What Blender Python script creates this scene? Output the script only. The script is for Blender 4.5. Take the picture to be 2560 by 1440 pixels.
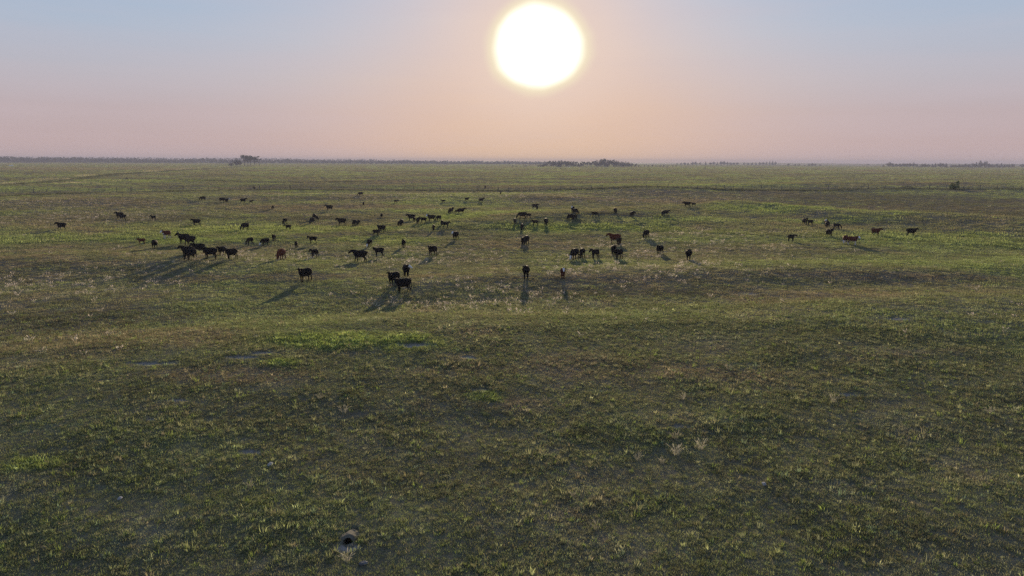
import bpy, math, random
import numpy as np
from mathutils import Matrix, Vector

random.seed(7)
rng = np.random.default_rng(7)
scene = bpy.context.scene
COL = scene.collection
for ob in list(bpy.data.objects):
    bpy.data.objects.remove(ob)

# ----------------------------------------------------------------- camera
CAM_H = 12.0
F_PX = 1800.0                      # focal length in pixels of a 2560 px wide frame
PITCH = math.radians(10.0)
ROLL = 0.0045
CAM_ROT = Matrix.Rotation(math.pi / 2 - PITCH, 3, 'X') @ Matrix.Rotation(ROLL, 3, 'Z')
cam_data = bpy.data.cameras.new('camera')
cam = bpy.data.objects.new('camera', cam_data)
COL.objects.link(cam)
cam.matrix_world = Matrix.Translation((0, 0, CAM_H)) @ CAM_ROT.to_4x4()
cam_data.sensor_width = 36.0
cam_data.lens = 36.0 * F_PX / 2560.0
cam_data.clip_start = 0.1
cam_data.clip_end = 40000.0
scene.camera = cam
RM = np.array(CAM_ROT)

def pix_dirs(px, py):
    px = np.asarray(px, float); py = np.asarray(py, float)
    v = np.stack([px - 1280.0, 720.0 - py, -np.full_like(px, F_PX)], -1)
    d = v @ RM.T
    return d / np.linalg.norm(d, axis=-1, keepdims=True)

# ----------------------------------------------------------------- light
SUN_DIR = pix_dirs(1347.0, 116.0)
SUN_ELEV = math.asin(SUN_DIR[2])
SUN_AZ = math.atan2(SUN_DIR[0], SUN_DIR[1])          # clockwise from +Y

def lin(r, g, b):
    def f(c):
        c /= 255.0
        return c / 12.92 if c <= 0.04045 else ((c + 0.055) / 1.055) ** 2.4
    return (f(r), f(g), f(b), 1.0)

world = bpy.data.worlds.new('World')
scene.world = world
world.use_nodes = True
WT = world.node_tree
WT.nodes.clear()

class NT:
    """small helper to write node trees"""
    def __init__(self, tree):
        self.t = tree
    def n(self, kind, **kw):
        nd = self.t.nodes.new(kind)
        for k, v in kw.items():
            setattr(nd, k, v)
        return nd
    def l(self, a, b):
        self.t.links.new(a, b)
    def put(self, sock, v):
        if hasattr(v, 'is_linked') or isinstance(v, bpy.types.NodeSocket):
            self.l(v, sock)
        else:
            sock.default_value = v
    def m(self, op, a, b=0.0, c=None, clamp=False):
        nd = self.n('ShaderNodeMath', operation=op, use_clamp=clamp)
        self.put(nd.inputs[0], a); self.put(nd.inputs[1], b)
        if c is not None: self.put(nd.inputs[2], c)
        return nd.outputs[0]
    def mix(self, fac, a, b, blend='MIX'):
        nd = self.n('ShaderNodeMix', data_type='RGBA', blend_type=blend)
        nd.clamp_factor = True
        self.put(nd.inputs[0], fac); self.put(nd.inputs[6], a); self.put(nd.inputs[7], b)
        return nd.outputs[2]
    def rng(self, v, a, b, c=0.0, d=1.0, smooth=False):
        nd = self.n('ShaderNodeMapRange', interpolation_type='SMOOTHSTEP' if smooth else 'LINEAR')
        self.put(nd.inputs[0], v)
        for i, q in enumerate((a, b, c, d)): nd.inputs[1 + i].default_value = q
        return nd.outputs[0]
    def ramp(self, fac, stops):
        nd = self.n('ShaderNodeValToRGB')
        el = nd.color_ramp.elements
        while len(el) < len(stops): el.new(0.5)
        for e, (p, c) in zip(el, stops):
            e.position = p; e.color = c
        self.put(nd.inputs[0], fac)
        return nd.outputs[0]
    def noise(self, vec, scale, detail=3.0, rough=0.55):
        nd = self.n('ShaderNodeTexNoise')
        if vec is not None: self.l(vec, nd.inputs['Vector'])
        nd.inputs['Scale'].default_value = scale
        nd.inputs['Detail'].default_value = detail
        nd.inputs['Roughness'].default_value = rough
        return nd.outputs['Fac']

w = NT(WT)
tc = w.n('ShaderNodeTexCoord')
nrm = w.n('ShaderNodeVectorMath', operation='NORMALIZE'); w.l(tc.outputs['Generated'], nrm.inputs[0])
DIRV = nrm.outputs[0]
sep = w.n('ShaderNodeSeparateXYZ'); w.l(DIRV, sep.inputs[0])
elev = w.m('MULTIPLY', w.m('ARCSINE', sep.outputs[2]), 180 / math.pi)
elev0 = w.m('MAXIMUM', elev, 0.0)
dotn = w.n('ShaderNodeVectorMath', operation='DOT_PRODUCT')
w.l(DIRV, dotn.inputs[0]); dotn.inputs[1].default_value = tuple(SUN_DIR)
ang = w.m('MULTIPLY', w.m('ARCCOSINE', w.m('MINIMUM', dotn.outputs['Value'], 0.9999999)), 180 / math.pi)
# smoky dusk layer by elevation
fac = w.m('SQRT', w.m('DIVIDE', elev0, 90.0))
st = lambda e: math.sqrt(e / 90.0)
layer = w.ramp(fac, [(0.0, lin(188, 168, 171)), (st(1.2), lin(193, 171, 172)), (st(3.5), lin(191, 175, 180)),
                     (st(6.0), lin(188, 185, 196)), (st(9.0), lin(177, 190, 210)), (st(12.5), lin(163, 188, 217)),
                     (st(25), lin(136, 166, 210)), (1.0, lin(106, 138, 188))])
# clear-sky model behind it
sky = w.n('ShaderNodeTexSky', sky_type='NISHITA')
sky.sun_disc = False
sky.sun_elevation = SUN_ELEV
sky.sun_rotation = SUN_AZ
sky.altitude = 800.0
sky.air_density = 1.3; sky.dust_density = 3.0; sky.ozone_density = 1.5
nish = w.n('ShaderNodeVectorMath', operation='SCALE'); w.l(sky.outputs[0], nish.inputs[0]); nish.inputs['Scale'].default_value = 0.06
mixk = w.rng(elev0, 0.0, 40.0, 0.97, 0.7)
base = w.mix(mixk, nish.outputs[0], layer)
# broad glow of the smoke towards the sun
def gauss(v, s): return w.m('POWER', math.e, w.m('MULTIPLY', w.m('POWER', w.m('DIVIDE', v, s), 2.0), -1.0))
azd = w.n('ShaderNodeVectorMath', operation='DOT_PRODUCT')
flat = w.n('ShaderNodeCombineXYZ'); w.l(sep.outputs[0], flat.inputs[0]); w.l(sep.outputs[1], flat.inputs[1])
fn = w.n('ShaderNodeVectorMath', operation='NORMALIZE'); w.l(flat.outputs[0], fn.inputs[0])
w.l(fn.outputs[0], azd.inputs[0]); azd.inputs[1].default_value = (math.sin(SUN_AZ), math.cos(SUN_AZ), 0)
azang = w.m('MULTIPLY', w.m('ARCCOSINE', w.m('MINIMUM', azd.outputs['Value'], 0.9999999)), 180 / math.pi)
glow = w.m('MULTIPLY', gauss(ang, 15.0), 0.48)
base = w.mix(glow, base, lin(228, 205, 206))
amber = w.m('MULTIPLY', w.m('MULTIPLY', gauss(azang, 13.0), gauss(elev0, 8.5)), 0.92)
base = w.mix(amber, base, lin(228, 190, 155))
pinkring = w.m('MULTIPLY', gauss(ang, 6.2), 0.75)
base = w.mix(pinkring, base, lin(234, 206, 196))
# thin smoke drifting in level streaks
stv = w.n('ShaderNodeMapping'); w.l(DIRV, stv.inputs[0]); stv.inputs['Scale'].default_value = (2.2, 2.2, 26.0)
streak = w.noise(stv.outputs[0], 1.6, 4, .55)
base = w.mix(w.rng(streak, .35, .7, 0, .16), base, lin(206, 190, 196))
# the overexposed sun, a little wider than high and with an uneven edge
dx = w.m('MULTIPLY', azang, math.cos(SUN_ELEV))
dy = w.m('MULTIPLY', w.m('SUBTRACT', elev, math.degrees(SUN_ELEV)), 1.10)
blob = w.m('SQRT', w.m('ADD', w.m('MULTIPLY', dx, dx), w.m('MULTIPLY', dy, dy)))
blob = w.m('MULTIPLY', blob, w.rng(w.noise(DIRV, 14.0, 2, .5), .3, .7, .95, 1.05))
base = w.mix(w.m('MULTIPLY', gauss(blob, 5.2), .8), base, lin(240, 216, 196))
base = w.mix(w.rng(blob, 4.5, 3.0, 0, 1, True), base, lin(251, 240, 202))
base = w.mix(w.rng(blob, 3.75, 2.35, 0, 1, True), base, (1.8, 1.75, 1.65, 1))
bg = w.n('ShaderNodeBackground'); w.l(base, bg.inputs[0]); bg.inputs[1].default_value = 0.72
wo = w.n('ShaderNodeOutputWorld'); w.l(bg.outputs[0], wo.inputs[0])
world.cycles.sampling_method = 'MANUAL'
world.cycles.sample_map_resolution = 1024

sun_data = bpy.data.lights.new('sun', 'SUN')
sun_data.energy = 3.8
sun_data.angle = math.radians(1.2)
sun_data.color = (1.0, 0.79, 0.52)
sun = bpy.data.objects.new('sun', sun_data)
COL.objects.link(sun)
sun.rotation_euler = Vector(tuple(SUN_DIR)).to_track_quat('Z', 'Y').to_euler()

scene.render.engine = 'CYCLES'
scene.view_settings.view_transform = 'Standard'
scene.view_settings.look = 'None'
scene.view_settings.exposure = 0.47
scene.view_settings.gamma = 1.0
scene.view_settings.use_curve_mapping = False
scene.cycles.use_denoising = False
scene.cycles.max_bounces = 6
scene.cycles.diffuse_bounces = 2
scene.cycles.volume_bounces = 0
scene.cycles.transparent_max_bounces = 8
scene.cycles.sample_clamp_indirect = 4.0

# ----------------------------------------------------------------- numeric helpers
def _hash(ix, iy, seed):
    h = (ix.astype(np.int64) * 374761393 + iy.astype(np.int64) * 668265263 + seed * 982451653) & 0xffffffff
    h = ((h ^ (h >> 13)) * 1274126177) & 0xffffffff
    h = h ^ (h >> 16)
    return (h & 0xffff) / 65535.0 * 2 * math.pi

def pnoise(x, y, seed=0):
    ix = np.floor(x); iy = np.floor(y)
    fx = x - ix; fy = y - iy
    u = fx * fx * fx * (fx * (fx * 6 - 15) + 10); v = fy * fy * fy * (fy * (fy * 6 - 15) + 10)
    def g(ox, oy):
        a = _hash(ix + ox, iy + oy, seed)
        return np.cos(a) * (fx - ox) + np.sin(a) * (fy - oy)
    n0 = g(0, 0) + u * (g(1, 0) - g(0, 0)); n1 = g(0, 1) + u * (g(1, 1) - g(0, 1))
    return (n0 + v * (n1 - n0)) * 1.5

def fbm(x, y, seed=0, octaves=4, gain=0.5):
    s = np.zeros_like(x, dtype=float); a = 1.0; t = 0.0
    for k in range(octaves):
        s += a * pnoise(x * 2.03 ** k + 17.3 * k, y * 2.03 ** k - 9.1 * k, seed + k); t += a; a *= gain
    return s / t * 1.3

def sst(a, b, v):
    t = np.clip((v - a) / (b - a), 0, 1)
    return t * t * (3 - 2 * t)

def flat_at(px, py, z=0.0):
    d = pix_dirs(px, py)
    t = (z - CAM_H) / d[..., 2]
    return d[..., 0] * t, d[..., 1] * t

# ----------------------------------------------------------------- terrain
# crests of the low swells: line of the crest in the photo, height, near and far width in metres
RIDGES = [
    ([(-300, 935), (0, 918), (200, 905), (420, 888), (700, 868), (900, 848), (1150, 838), (1400, 842), (1700, 832), (2000, 815), (2300, 792), (2560, 775), (2900, 765)], 0.78, 18.0, 7.0),
    ([(900, 742), (1150, 712), (1300, 702), (1600, 694), (1900, 690), (2250, 682), (2560, 676), (2900, 672)], 0.55, 6.0, 9.0),
    ([(-300, 660), (0, 652), (300, 648), (600, 668), (900, 700)], 0.5, 9.0, 9.0),
    ([(1500, 545), (1700, 532), (1850, 520), (2000, 536), (2200, 549), (2400, 560), (2560, 566), (2900, 575)], 1.8, 26.0, 12.0),
    ([(1600, 478), (1900, 474), (2200, 470), (2560, 470), (2900, 470)], 2.1, 55.0, 60.0),
    ([(-300, 508), (0, 505), (400, 498), (800, 492), (1200, 494), (1500, 500)], 0.7, 26.0, 20.0),
    ([(700, 590), (1000, 580), (1300, 560), (1600, 548)], 0.45, 8.0, 12.0),
]
RW = []
for pts, A, wn, wf in RIDGES:
    X, Y = flat_at([p[0] for p in pts], [p[1] for p in pts])
    RW.append((X, Y, A, wn, wf))
# shallow bare scoops: photo position, width m, depth (along view) m, drop m
SCOOPS = [(1035, 861, 1.6, 0.9, .16), (742, 858, 0.7, 0.45, .08), (600, 892, 1.0, 0.5, .09), (660, 882, 0.8, 0.5, .08), (385, 908, 1.5, 0.6, .10),
          (628, 1130, 0.62, 0.42, .07), (372, 1048, 0.45, 0.3, .05), (436, 1001, 0.7, 0.3, .06), (2118, 986, 0.5, 0.3, .08),
          (1430, 785, 0.8, 0.4, .05), (2245, 797, 1.0, 0.5, .06), (1170, 893, 0.6, 0.4, .05), (1200, 975, 0.55, 0.35, .10),
          (1880, 735, 1.3, 0.6, .05), (1700, 1065, 0.5, 0.3, .08), (866, 1372, 0.42, 0.30, .02), (850, 845, .9, .35, .06)]
BUR = [0.0, -900.0]
SW = []

def scoop(x, y):
    m = np.zeros_like(x); dz = np.zeros_like(x)
    pit = 1 - sst(.75, 1.05, np.hypot((x - BUR[0]) / .24, (y - BUR[1] - .45) / .58))
    dz = dz - .65 * pit; m = np.maximum(m, 1.2 * pit)
    n = 0.6 * pnoise(x * 1.7, y * 1.7, 91) + 0.8 * pnoise(x * 4.3, y * 4.3, 92)
    for X, Y, a, b, dp in SW:
        q = ((x - X) / a) ** 2 + ((y - Y) / b) ** 2
        k = 1 - sst(0.55, 1.25, q + n)
        m = np.maximum(m, k); dz = np.minimum(dz, np.where(pit > .02, dz, -dp * k))
    return m, dz

def height(x, y):
    x = np.asarray(x, float); y = np.asarray(y, float)
    r = np.hypot(x, y)
    fade = 1 - sst(420, 900, r)
    z = fade * (0.42 * fbm(x / 75, y / 60, 3, 3) + 0.16 * fbm(x / 15, y / 11, 11, 3) + 0.035 * pnoise(x / 3.1, y / 2.6, 21))
    for X, Y, A, wn, wf in RW:
        yc = np.interp(x, X, Y) + 1.2 * pnoise(x / 17, x * 0 + A, 5)
        d = y - yc
        s = np.where(d < 0, d / wn, d / wf)
        e = sst(X[0] - 4 * wn * .5, X[0] + 10, x) * (1 - sst(X[-1] - 10, X[-1] + 10, x)) if X[0] > -40 else (1 - sst(X[-1] - 10, X[-1] + 10, x))
        if X[-1] > 40 and X[0] < -40: e = 1.0
        z = z + A * e * np.exp(-s * s) * (1 + 0.35 * pnoise(x / 23, y / 60, 8)) * (y > 5)
    near = (r < 75)
    if near.any():
        _, dz = scoop(x, y)
        z = z + np.where(near, dz, 0)
    return z

def ground_pt(px, py):
    """where the sight line of a photo pixel first meets the ground"""
    px = np.atleast_1d(np.asarray(px, float)); py = np.atleast_1d(np.asarray(py, float))
    d = pix_dirs(px, py)
    rr = np.geomspace(14, 5200, 700)
    hl = np.hypot(d[:, 0], d[:, 1])
    T = rr[None, :] / hl[:, None]
    X = d[:, 0:1] * T; Y = d[:, 1:2] * T; Z = CAM_H + d[:, 2:3] * T
    below = Z < height(X, Y)
    k = np.where(below.any(1), below.argmax(1), len(rr) - 1)
    lo = T[np.arange(len(k)), np.maximum(k - 1, 0)]; hi = T[np.arange(len(k)), k]
    for _ in range(24):
        mid = 0.5 * (lo + hi)
        b = CAM_H + d[:, 2] * mid < height(d[:, 0] * mid, d[:, 1] * mid)
        hi = np.where(b, mid, hi); lo = np.where(b, lo, mid)
    return np.stack([d[:, 0] * hi, d[:, 1] * hi, height(d[:, 0] * hi, d[:, 1] * hi)], 1)

BUR = [float(q) for q in ground_pt([868], [1358])[0][:2]]
_sp = ground_pt([q[0] for q in SCOOPS], [q[1] for q in SCOOPS])
SW = [(float(p[0]), float(p[1]), a * .95, b * .72, dp) for p, (_, _, a, b, dp) in zip(_sp, SCOOPS)]

def hz(x, y):
    return float(height(np.array([x]), np.array([y]))[0])

# ----------------------------------------------------------------- what grows where
OLIVE = np.array([0.168, 0.170, 0.108]); GREEN = np.array([0.141, 0.184, 0.089]); LIME = np.array([0.211, 0.268, 0.090])
RUSSET = np.array([0.198, 0.156, 0.126]); GREY = np.array([0.178, 0.188, 0.160]); STRAW = np.array([0.375, 0.33, 0.25])
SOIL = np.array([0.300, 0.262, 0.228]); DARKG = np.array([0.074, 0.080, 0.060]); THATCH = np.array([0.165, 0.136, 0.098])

def world_ellipses(lst):
    out = []
    for px, py, rx, ry in lst:
        g_ = ground_pt([px, px + rx, px, px], [py, py, py - ry, py + ry]); X, Y = g_[:, 0], g_[:, 1]
        out.append((float(X[0]), float(Y[0]), abs(float(X[1] - X[0])), abs(float(Y[2] - Y[3])) / 2))
    return out
E_LIME = world_ellipses([(820, 850, 240, 28), (1010, 858, 110, 26), (1215, 990, 45, 12), (600, 575, 420, 16), (1120, 545, 110, 7), (300, 452, 300, 5), (560, 600, 420, 10),
                         (960, 600, 160, 14), (2440, 590, 120, 10), (2060, 555, 200, 10), (1900, 525, 180, 10), (1500, 570, 300, 12), (700, 905, 60, 12), (100, 1160, 110, 25)])
E_RUSS = world_ellipses([(300, 575, 230, 10), (930, 518, 330, 9), (760, 597, 220, 7), (1000, 455, 260, 4), (1600, 500, 300, 6), (200, 422, 400, 4), (260, 850, 380, 35), (1540, 700, 320, 16), (700, 690, 500, 12),
                         (2200, 690, 320, 14), (560, 940, 260, 26), (1680, 930, 330, 40), (2000, 740, 300, 18), (560, 470, 100, 3), (1270, 468, 140, 3)])
E_DARK_SHADE = world_ellipses([(2240, 500, 400, 26), (2480, 535, 200, 16), (350, 545, 330, 12), (1450, 497, 210, 7), (820, 548, 220, 8), (1560, 730, 300, 16), (2100, 560, 150, 8), (1550, 536, 120, 6), (820, 496, 170, 4), (200, 800, 330, 40)])  # dark grass patches; over the right hollow they paint slope shade into the colour
E_PALE = world_ellipses([(1250, 487, 620, 12), (1000, 640, 260, 26), (1600, 668, 340, 30), (1180, 750, 300, 45), (230, 545, 260, 24), (150, 505, 260, 12), (1350, 500, 330, 8), (1780, 585, 260, 16), (650, 640, 240, 18), (200, 710, 300, 40), (1700, 620, 330, 20), (2480, 790, 90, 14), (1560, 645, 230, 12)])

def ell(lst, x, y, seed):
    n = 0.55 * fbm(x / 6, y / 6, seed, 3)
    m = np.zeros_like(x)
    for X, Y, a, b in lst:
        q = np.sqrt(((x - X) / a) ** 2 + ((y - Y) / b) ** 2)
        m = np.maximum(m, 1 - sst(0.35, 1.25, q + n))
    return m

TRACKS = []
for pts, wd in [([(-200, 500), (0, 491), (170, 484), (400, 479), (640, 475), (1000, 476), (1300, 478), (1400, 475), (1500, 472), (1800, 474), (2050, 477), (2200, 473), (2300, 472), (2560, 474), (2800, 475)], 2.2),
                ([(-200, 480), (0, 462), (120, 456), (280, 437), (420, 428), (640, 415)], 5.0),
                ([(380, 448), (560, 453), (760, 456), (900, 455)], 5.0)]:
    g_ = ground_pt([p[0] for p in pts], [p[1] for p in pts]); TRACKS.append((g_[:, 0], g_[:, 1], wd))

def line_dist(x, y, X, Y):
    """distance to a polyline, positive on its far side"""
    best = np.full(x.shape, 1e9); sgn = np.ones(x.shape)
    for a in range(len(X) - 1):
        dx, dy = X[a + 1] - X[a], Y[a + 1] - Y[a]
        t = np.clip(((x - X[a]) * dx + (y - Y[a]) * dy) / (dx * dx + dy * dy), 0, 1)
        ex, ey = x - X[a] - t * dx, y - Y[a] - t * dy
        d = np.hypot(ex, ey); k = d < best
        best = np.where(k, d, best); sgn = np.where(k, np.sign(ex * -Y[a] + ey * X[a] + 1e-9) * 0 + np.where(ex * X[a] + ey * Y[a] > 0, 1, -1), sgn)
    return best * sgn

def mixc(c, k, col):
    return c + (col - c) * np.clip(k, 0, 1)[:, None]

def cover(x, y):
    """grass colour of the spot with painted hollow shade, and how bare and how pale-tufted it is"""
    x = np.asarray(x, float); y = np.asarray(y, float)
    r = np.hypot(x, y)
    c = np.repeat(OLIVE[None, :], len(x), 0)
    far = sst(60, 250, r)
    n1 = fbm(x / 9, y / 7, 31, 4); n2 = fbm(x / 38, y / 30, 41, 4); n3 = fbm(x / 5, y / 4, 51, 4); n4 = fbm(x / 150, y / 110, 61, 4)
    n5 = fbm(x / 2.2, y / 2.2, 71, 3)
    c = mixc(c, sst(0.0, 0.55, n1 * .6 + n2 * .7) * (0.45 + .25 * far), GREEN)
    c = mixc(c, sst(0.05, 0.6, -n1 * .5 + n3 * .6) * 0.6, GREY)
    c = mixc(c, sst(0.05, 0.55, n3 * .6 - n2 * .6 + .05) * 0.7, RUSSET)
    c = mixc(c, sst(0.1, 0.5, n4) * far * 0.6, RUSSET * .85)
    n6 = fbm(x / 260, y / 90, 65, 4)
    c = mixc(c, sst(0.08, 0.45, n6) * sst(150, 400, r) * 0.55, DARKG)
    c = mixc(c, sst(0.0, 0.6, -n4 + .5 * n2) * far * 0.6, LIME * .5 + GREEN * .5)
    c = mixc(c, sst(-0.15, 0.5, n2 - .3 * n4) * sst(45, 90, r) * 0.74, LIME * .75 + GREY * .25)
    c = mixc(c, ell(E_DARK_SHADE, x, y, 101) * 0.9, DARKG * .8 + RUSSET * .2)  # dark grass, plus shade of the right hollow put into the colour
    c = mixc(c, ell(E_RUSS, x, y, 111) * 0.68, RUSSET)
    c = mixc(c, ell(E_LIME, x, y, 121) * np.where(r < 80, .95, .66), LIME)
    pale = np.clip(ell(E_PALE, x, y, 131) + 0.0, 0, 1)
    c = mixc(c, pale * 0.22, STRAW * .6)
    c = c * (1 + 0.30 * n5 + 0.22 * n3)[:, None]
    bare = np.zeros_like(x)
    near = r < 75
    if near.any():
        b, _ = scoop(x[near], y[near]); bare[near] = b
    for i, (X, Y, wd) in enumerate(TRACKS):
        q_ = line_dist(x, y, X, Y)
        k = np.exp(-(q_ / (wd * (1.6 if i else 1.3))) ** 2)
        if i == 0:
            c = mixc(c, k * 0.9 * (0.75 + .5 * pnoise(x / 14, y / 14, 77)), DARKG * .55)
            k2 = np.exp(-((q_ - 9) / 4.5) ** 2); c = mixc(c, k2 * .45, STRAW * .6)
        elif i == 1:
            c = mixc(c, k * .55, DARKG); k2 = np.exp(-((q_ - 12) / 9) ** 2) * sst(-.1, .35, pnoise(x / 22, y / 30, 79)); c = mixc(c, k2 * .8, STRAW)
        else:
            c = mixc(c, k * .5, DARKG)
    for px, py, rx, ry in ((180, 457, 42, 2.0), (255, 461, 16, .8), (20, 457, 26, 1.5), (160, 447, 20, 1.0), (290, 453, 18, 1)):
        X, Y = flat_at([px, px + rx, px, px], [py, py, py - ry, py + ry])
        q = np.sqrt(((x - X[0]) / (X[1] - X[0])) ** 2 + ((y - Y[0]) / ((Y[2] - Y[3]) / 2)) ** 2)
        c = mixc(c, (1 - sst(.4, 1.3, q + .5 * n1)) * .85, STRAW * 1.1)
    return np.clip(c, 0.012, 0.6), bare, pale

# ----------------------------------------------------------------- materials
def new_mat(name):
    m = bpy.data.materials.new(name); m.use_nodes = True
    m.node_tree.nodes.clear()
    return m, NT(m.node_tree)

def finish(m, q, shader, vol=None):
    o = q.n('ShaderNodeOutputMaterial'); q.l(shader, o.inputs[0])
    return m

def mat_plain(name, col, rough=0.7, var=0.25, scale=4.0, sheen=0.0, bump=0.0):
    m, q = new_mat(name)
    t = q.n('ShaderNodeTexCoord')
    f = q.noise(t.outputs['Object'], scale, 4)
    k = q.rng(f, 0.25, 0.75, 1 - var, 1 + var)
    rgb = q.n('ShaderNodeRGB'); rgb.outputs[0].default_value = (*col, 1)
    v = q.n('ShaderNodeVectorMath', operation='SCALE'); q.l(rgb.outputs[0], v.inputs[0]); q.l(k, v.inputs['Scale'])
    b = q.n('ShaderNodeBsdfPrincipled'); q.l(v.outputs[0], b.inputs['Base Color']); b.inputs['Roughness'].default_value = rough
    b.inputs['Specular IOR Level'].default_value = 0.25
    if sheen:
        b.inputs['Sheen Weight'].default_value = sheen; b.inputs['Sheen Roughness'].default_value = 0.4
    if bump:
        bp = q.n('ShaderNodeBump'); bp.inputs['Strength'].default_value = bump; q.l(q.noise(t.outputs['Object'], scale * 4, 5), bp.inputs['Height']); q.l(bp.outputs[0], b.inputs['Normal'])
    return finish(m, q, b.outputs[0])

def mat_ground():
    m, q = new_mat('prairie_ground')
    g = q.n('ShaderNodeNewGeometry')
    a = q.n('ShaderNodeAttribute', attribute_name='tint')
    ab = q.n('ShaderNodeAttribute', attribute_name='bare')
    mp = q.n('ShaderNodeMapping'); q.l(g.outputs['Position'], mp.inputs[0])
    f1 = q.noise(mp.outputs[0], 2.6, 5, .65)
    f2 = q.noise(mp.outputs[0], 0.45, 5, .6)
    f3 = q.noise(mp.outputs[0], 11.0, 5, .7)
    f4 = q.noise(mp.outputs[0], 34.0, 3, .7)
    k = q.m('MULTIPLY', q.m('MULTIPLY', q.rng(f1, .3, .7, .6, 1.35), q.rng(f2, .3, .7, .8, 1.2)), q.rng(f4, .32, .68, .45, 1.45))
    v = q.n('ShaderNodeVectorMath', operation='SCALE'); q.l(a.outputs['Color'], v.inputs[0]); q.l(k, v.inputs['Scale'])
    # thatch between the tufts
    cam_th = q.mix(q.rng(f3, .38, .60, 0.2, .9), v.outputs[0], (*THATCH, 1))
    soil = q.mix(q.rng(f3, .3, .7), (*(SOIL * .75), 1), (*(SOIL * 1.15), 1))
    bm = q.m('MULTIPLY', ab.outputs['Fac'], q.rng(f1, .28, .5, .35, 1.0), clamp=True)
    colr = q.mix(bm, cam_th, soil)
    b = q.n('ShaderNodeBsdfPrincipled'); q.l(colr, b.inputs['Base Color'])
    b.inputs['Roughness'].default_value = 1.0; b.inputs['Specular IOR Level'].default_value = 0.0
    bp = q.n('ShaderNodeBump'); bp.inputs['Strength'].default_value = 0.7; bp.inputs['Distance'].default_value = 0.12
    q.l(q.m('ADD', f1, q.m('MULTIPLY', f3, .4)), bp.inputs['Height']); q.l(bp.outputs[0], b.inputs['Normal'])
    return finish(m, q, b.outputs[0])

def mat_blade(name, attr=True, col=(.2, .2, .1), gain=1.0, trans=0.56):
    m, q = new_mat(name)
    oi = q.n('ShaderNodeObjectInfo')
    if attr:
        a = q.n('ShaderNodeAttribute', attribute_name='tint', attribute_type='INSTANCER'); base = a.outputs['Color']
    else:
        r_ = q.n('ShaderNodeRGB'); r_.outputs[0].default_value = (*col, 1); base = r_.outputs[0]
    g = q.n('ShaderNodeNewGeometry')
    f = q.noise(g.outputs['Position'], 7.0, 3)
    k = q.m('MULTIPLY', q.rng(oi.outputs['Random'], 0, 1, .72 * gain, 1.3 * gain), q.rng(f, .3, .7, .75, 1.25))
    v = q.n('ShaderNodeVectorMath', operation='SCALE'); q.l(base, v.inputs[0]); q.l(k, v.inputs['Scale'])
    d = q.n('ShaderNodeBsdfDiffuse'); q.l(v.outputs[0], d.inputs[0])
    t = q.n('ShaderNodeBsdfTranslucent')
    tv = q.mix(1.0, v.outputs[0], (1.36, 1.36, .97, 1), 'MULTIPLY') if attr else v.outputs[0]
    q.l(tv, t.inputs[0])
    mx = q.n('ShaderNodeMixShader'); mx.inputs[0].default_value = trans
    q.l(d.outputs[0], mx.inputs[1]); q.l(t.outputs[0], mx.inputs[2])
    return finish(m, q, mx.outputs[0])

def mat_leaf(name, c1, c2, trans=0.3, scale=.8):
    m, q = new_mat(name)
    g = q.n('ShaderNodeNewGeometry')
    f = q.noise(g.outputs['Position'], scale, 3)
    col = q.mix(q.rng(f, .35, .65), (*c1, 1), (*c2, 1))
    d = q.n('ShaderNodeBsdfDiffuse'); q.l(col, d.inputs[0])
    t = q.n('ShaderNodeBsdfTranslucent'); q.l(col, t.inputs[0])
    mx = q.n('ShaderNodeMixShader'); mx.inputs[0].default_value = trans
    q.l(d.outputs[0], mx.inputs[1]); q.l(t.outputs[0], mx.inputs[2])
    return finish(m, q, mx.outputs[0])

def mat_coat(name, col, white_face=False, white_under=False, rough=0.75):
    m, q = new_mat(name)
    t = q.n('ShaderNodeTexCoord'); oi = q.n('ShaderNodeObjectInfo')
    f = q.noise(t.outputs['Object'], 5.0, 4)
    k = q.m('MULTIPLY', q.rng(f, .3, .7, .8, 1.2), q.rng(oi.outputs['Random'], 0, 1, .8, 1.25))
    r_ = q.n('ShaderNodeRGB'); r_.outputs[0].default_value = (*col, 1)
    v = q.n('ShaderNodeVectorMath', operation='SCALE'); q.l(r_.outputs[0], v.inputs[0]); q.l(k, v.inputs['Scale'])
    c = v.outputs[0]
    if white_face:
        a = q.n('ShaderNodeAttribute', attribute_name='face')
        c = q.mix(q.rng(q.m('ADD', a.outputs['Fac'], q.m('MULTIPLY', q.m('SUBTRACT', f, .5), .5)), .4, .6, 0, 1, True), c, (.70, .66, .62, 1))
    if white_under:
        a = q.n('ShaderNodeAttribute', attribute_name='under')
        c = q.mix(q.rng(q.m('ADD', a.outputs['Fac'], q.m('MULTIPLY', q.m('SUBTRACT', f, .5), .5)), .4, .6, 0, 1, True), c, (.62, .57, .52, 1))
    b = q.n('ShaderNodeBsdfPrincipled'); q.l(c, b.inputs['Base Color']); b.inputs['Roughness'].default_value = rough
    b.inputs['Specular IOR Level'].default_value = 0.06
    b.inputs['Sheen Weight'].default_value = 0.05; b.inputs['Sheen Roughness'].default_value = 0.35
    sh = q.n('ShaderNodeVectorMath', operation='SCALE'); q.l(r_.outputs[0], sh.inputs[0]); sh.inputs['Scale'].default_value = 6.0
    q.l(sh.outputs[0], b.inputs['Sheen Tint'])
    return finish(m, q, b.outputs[0])

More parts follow.
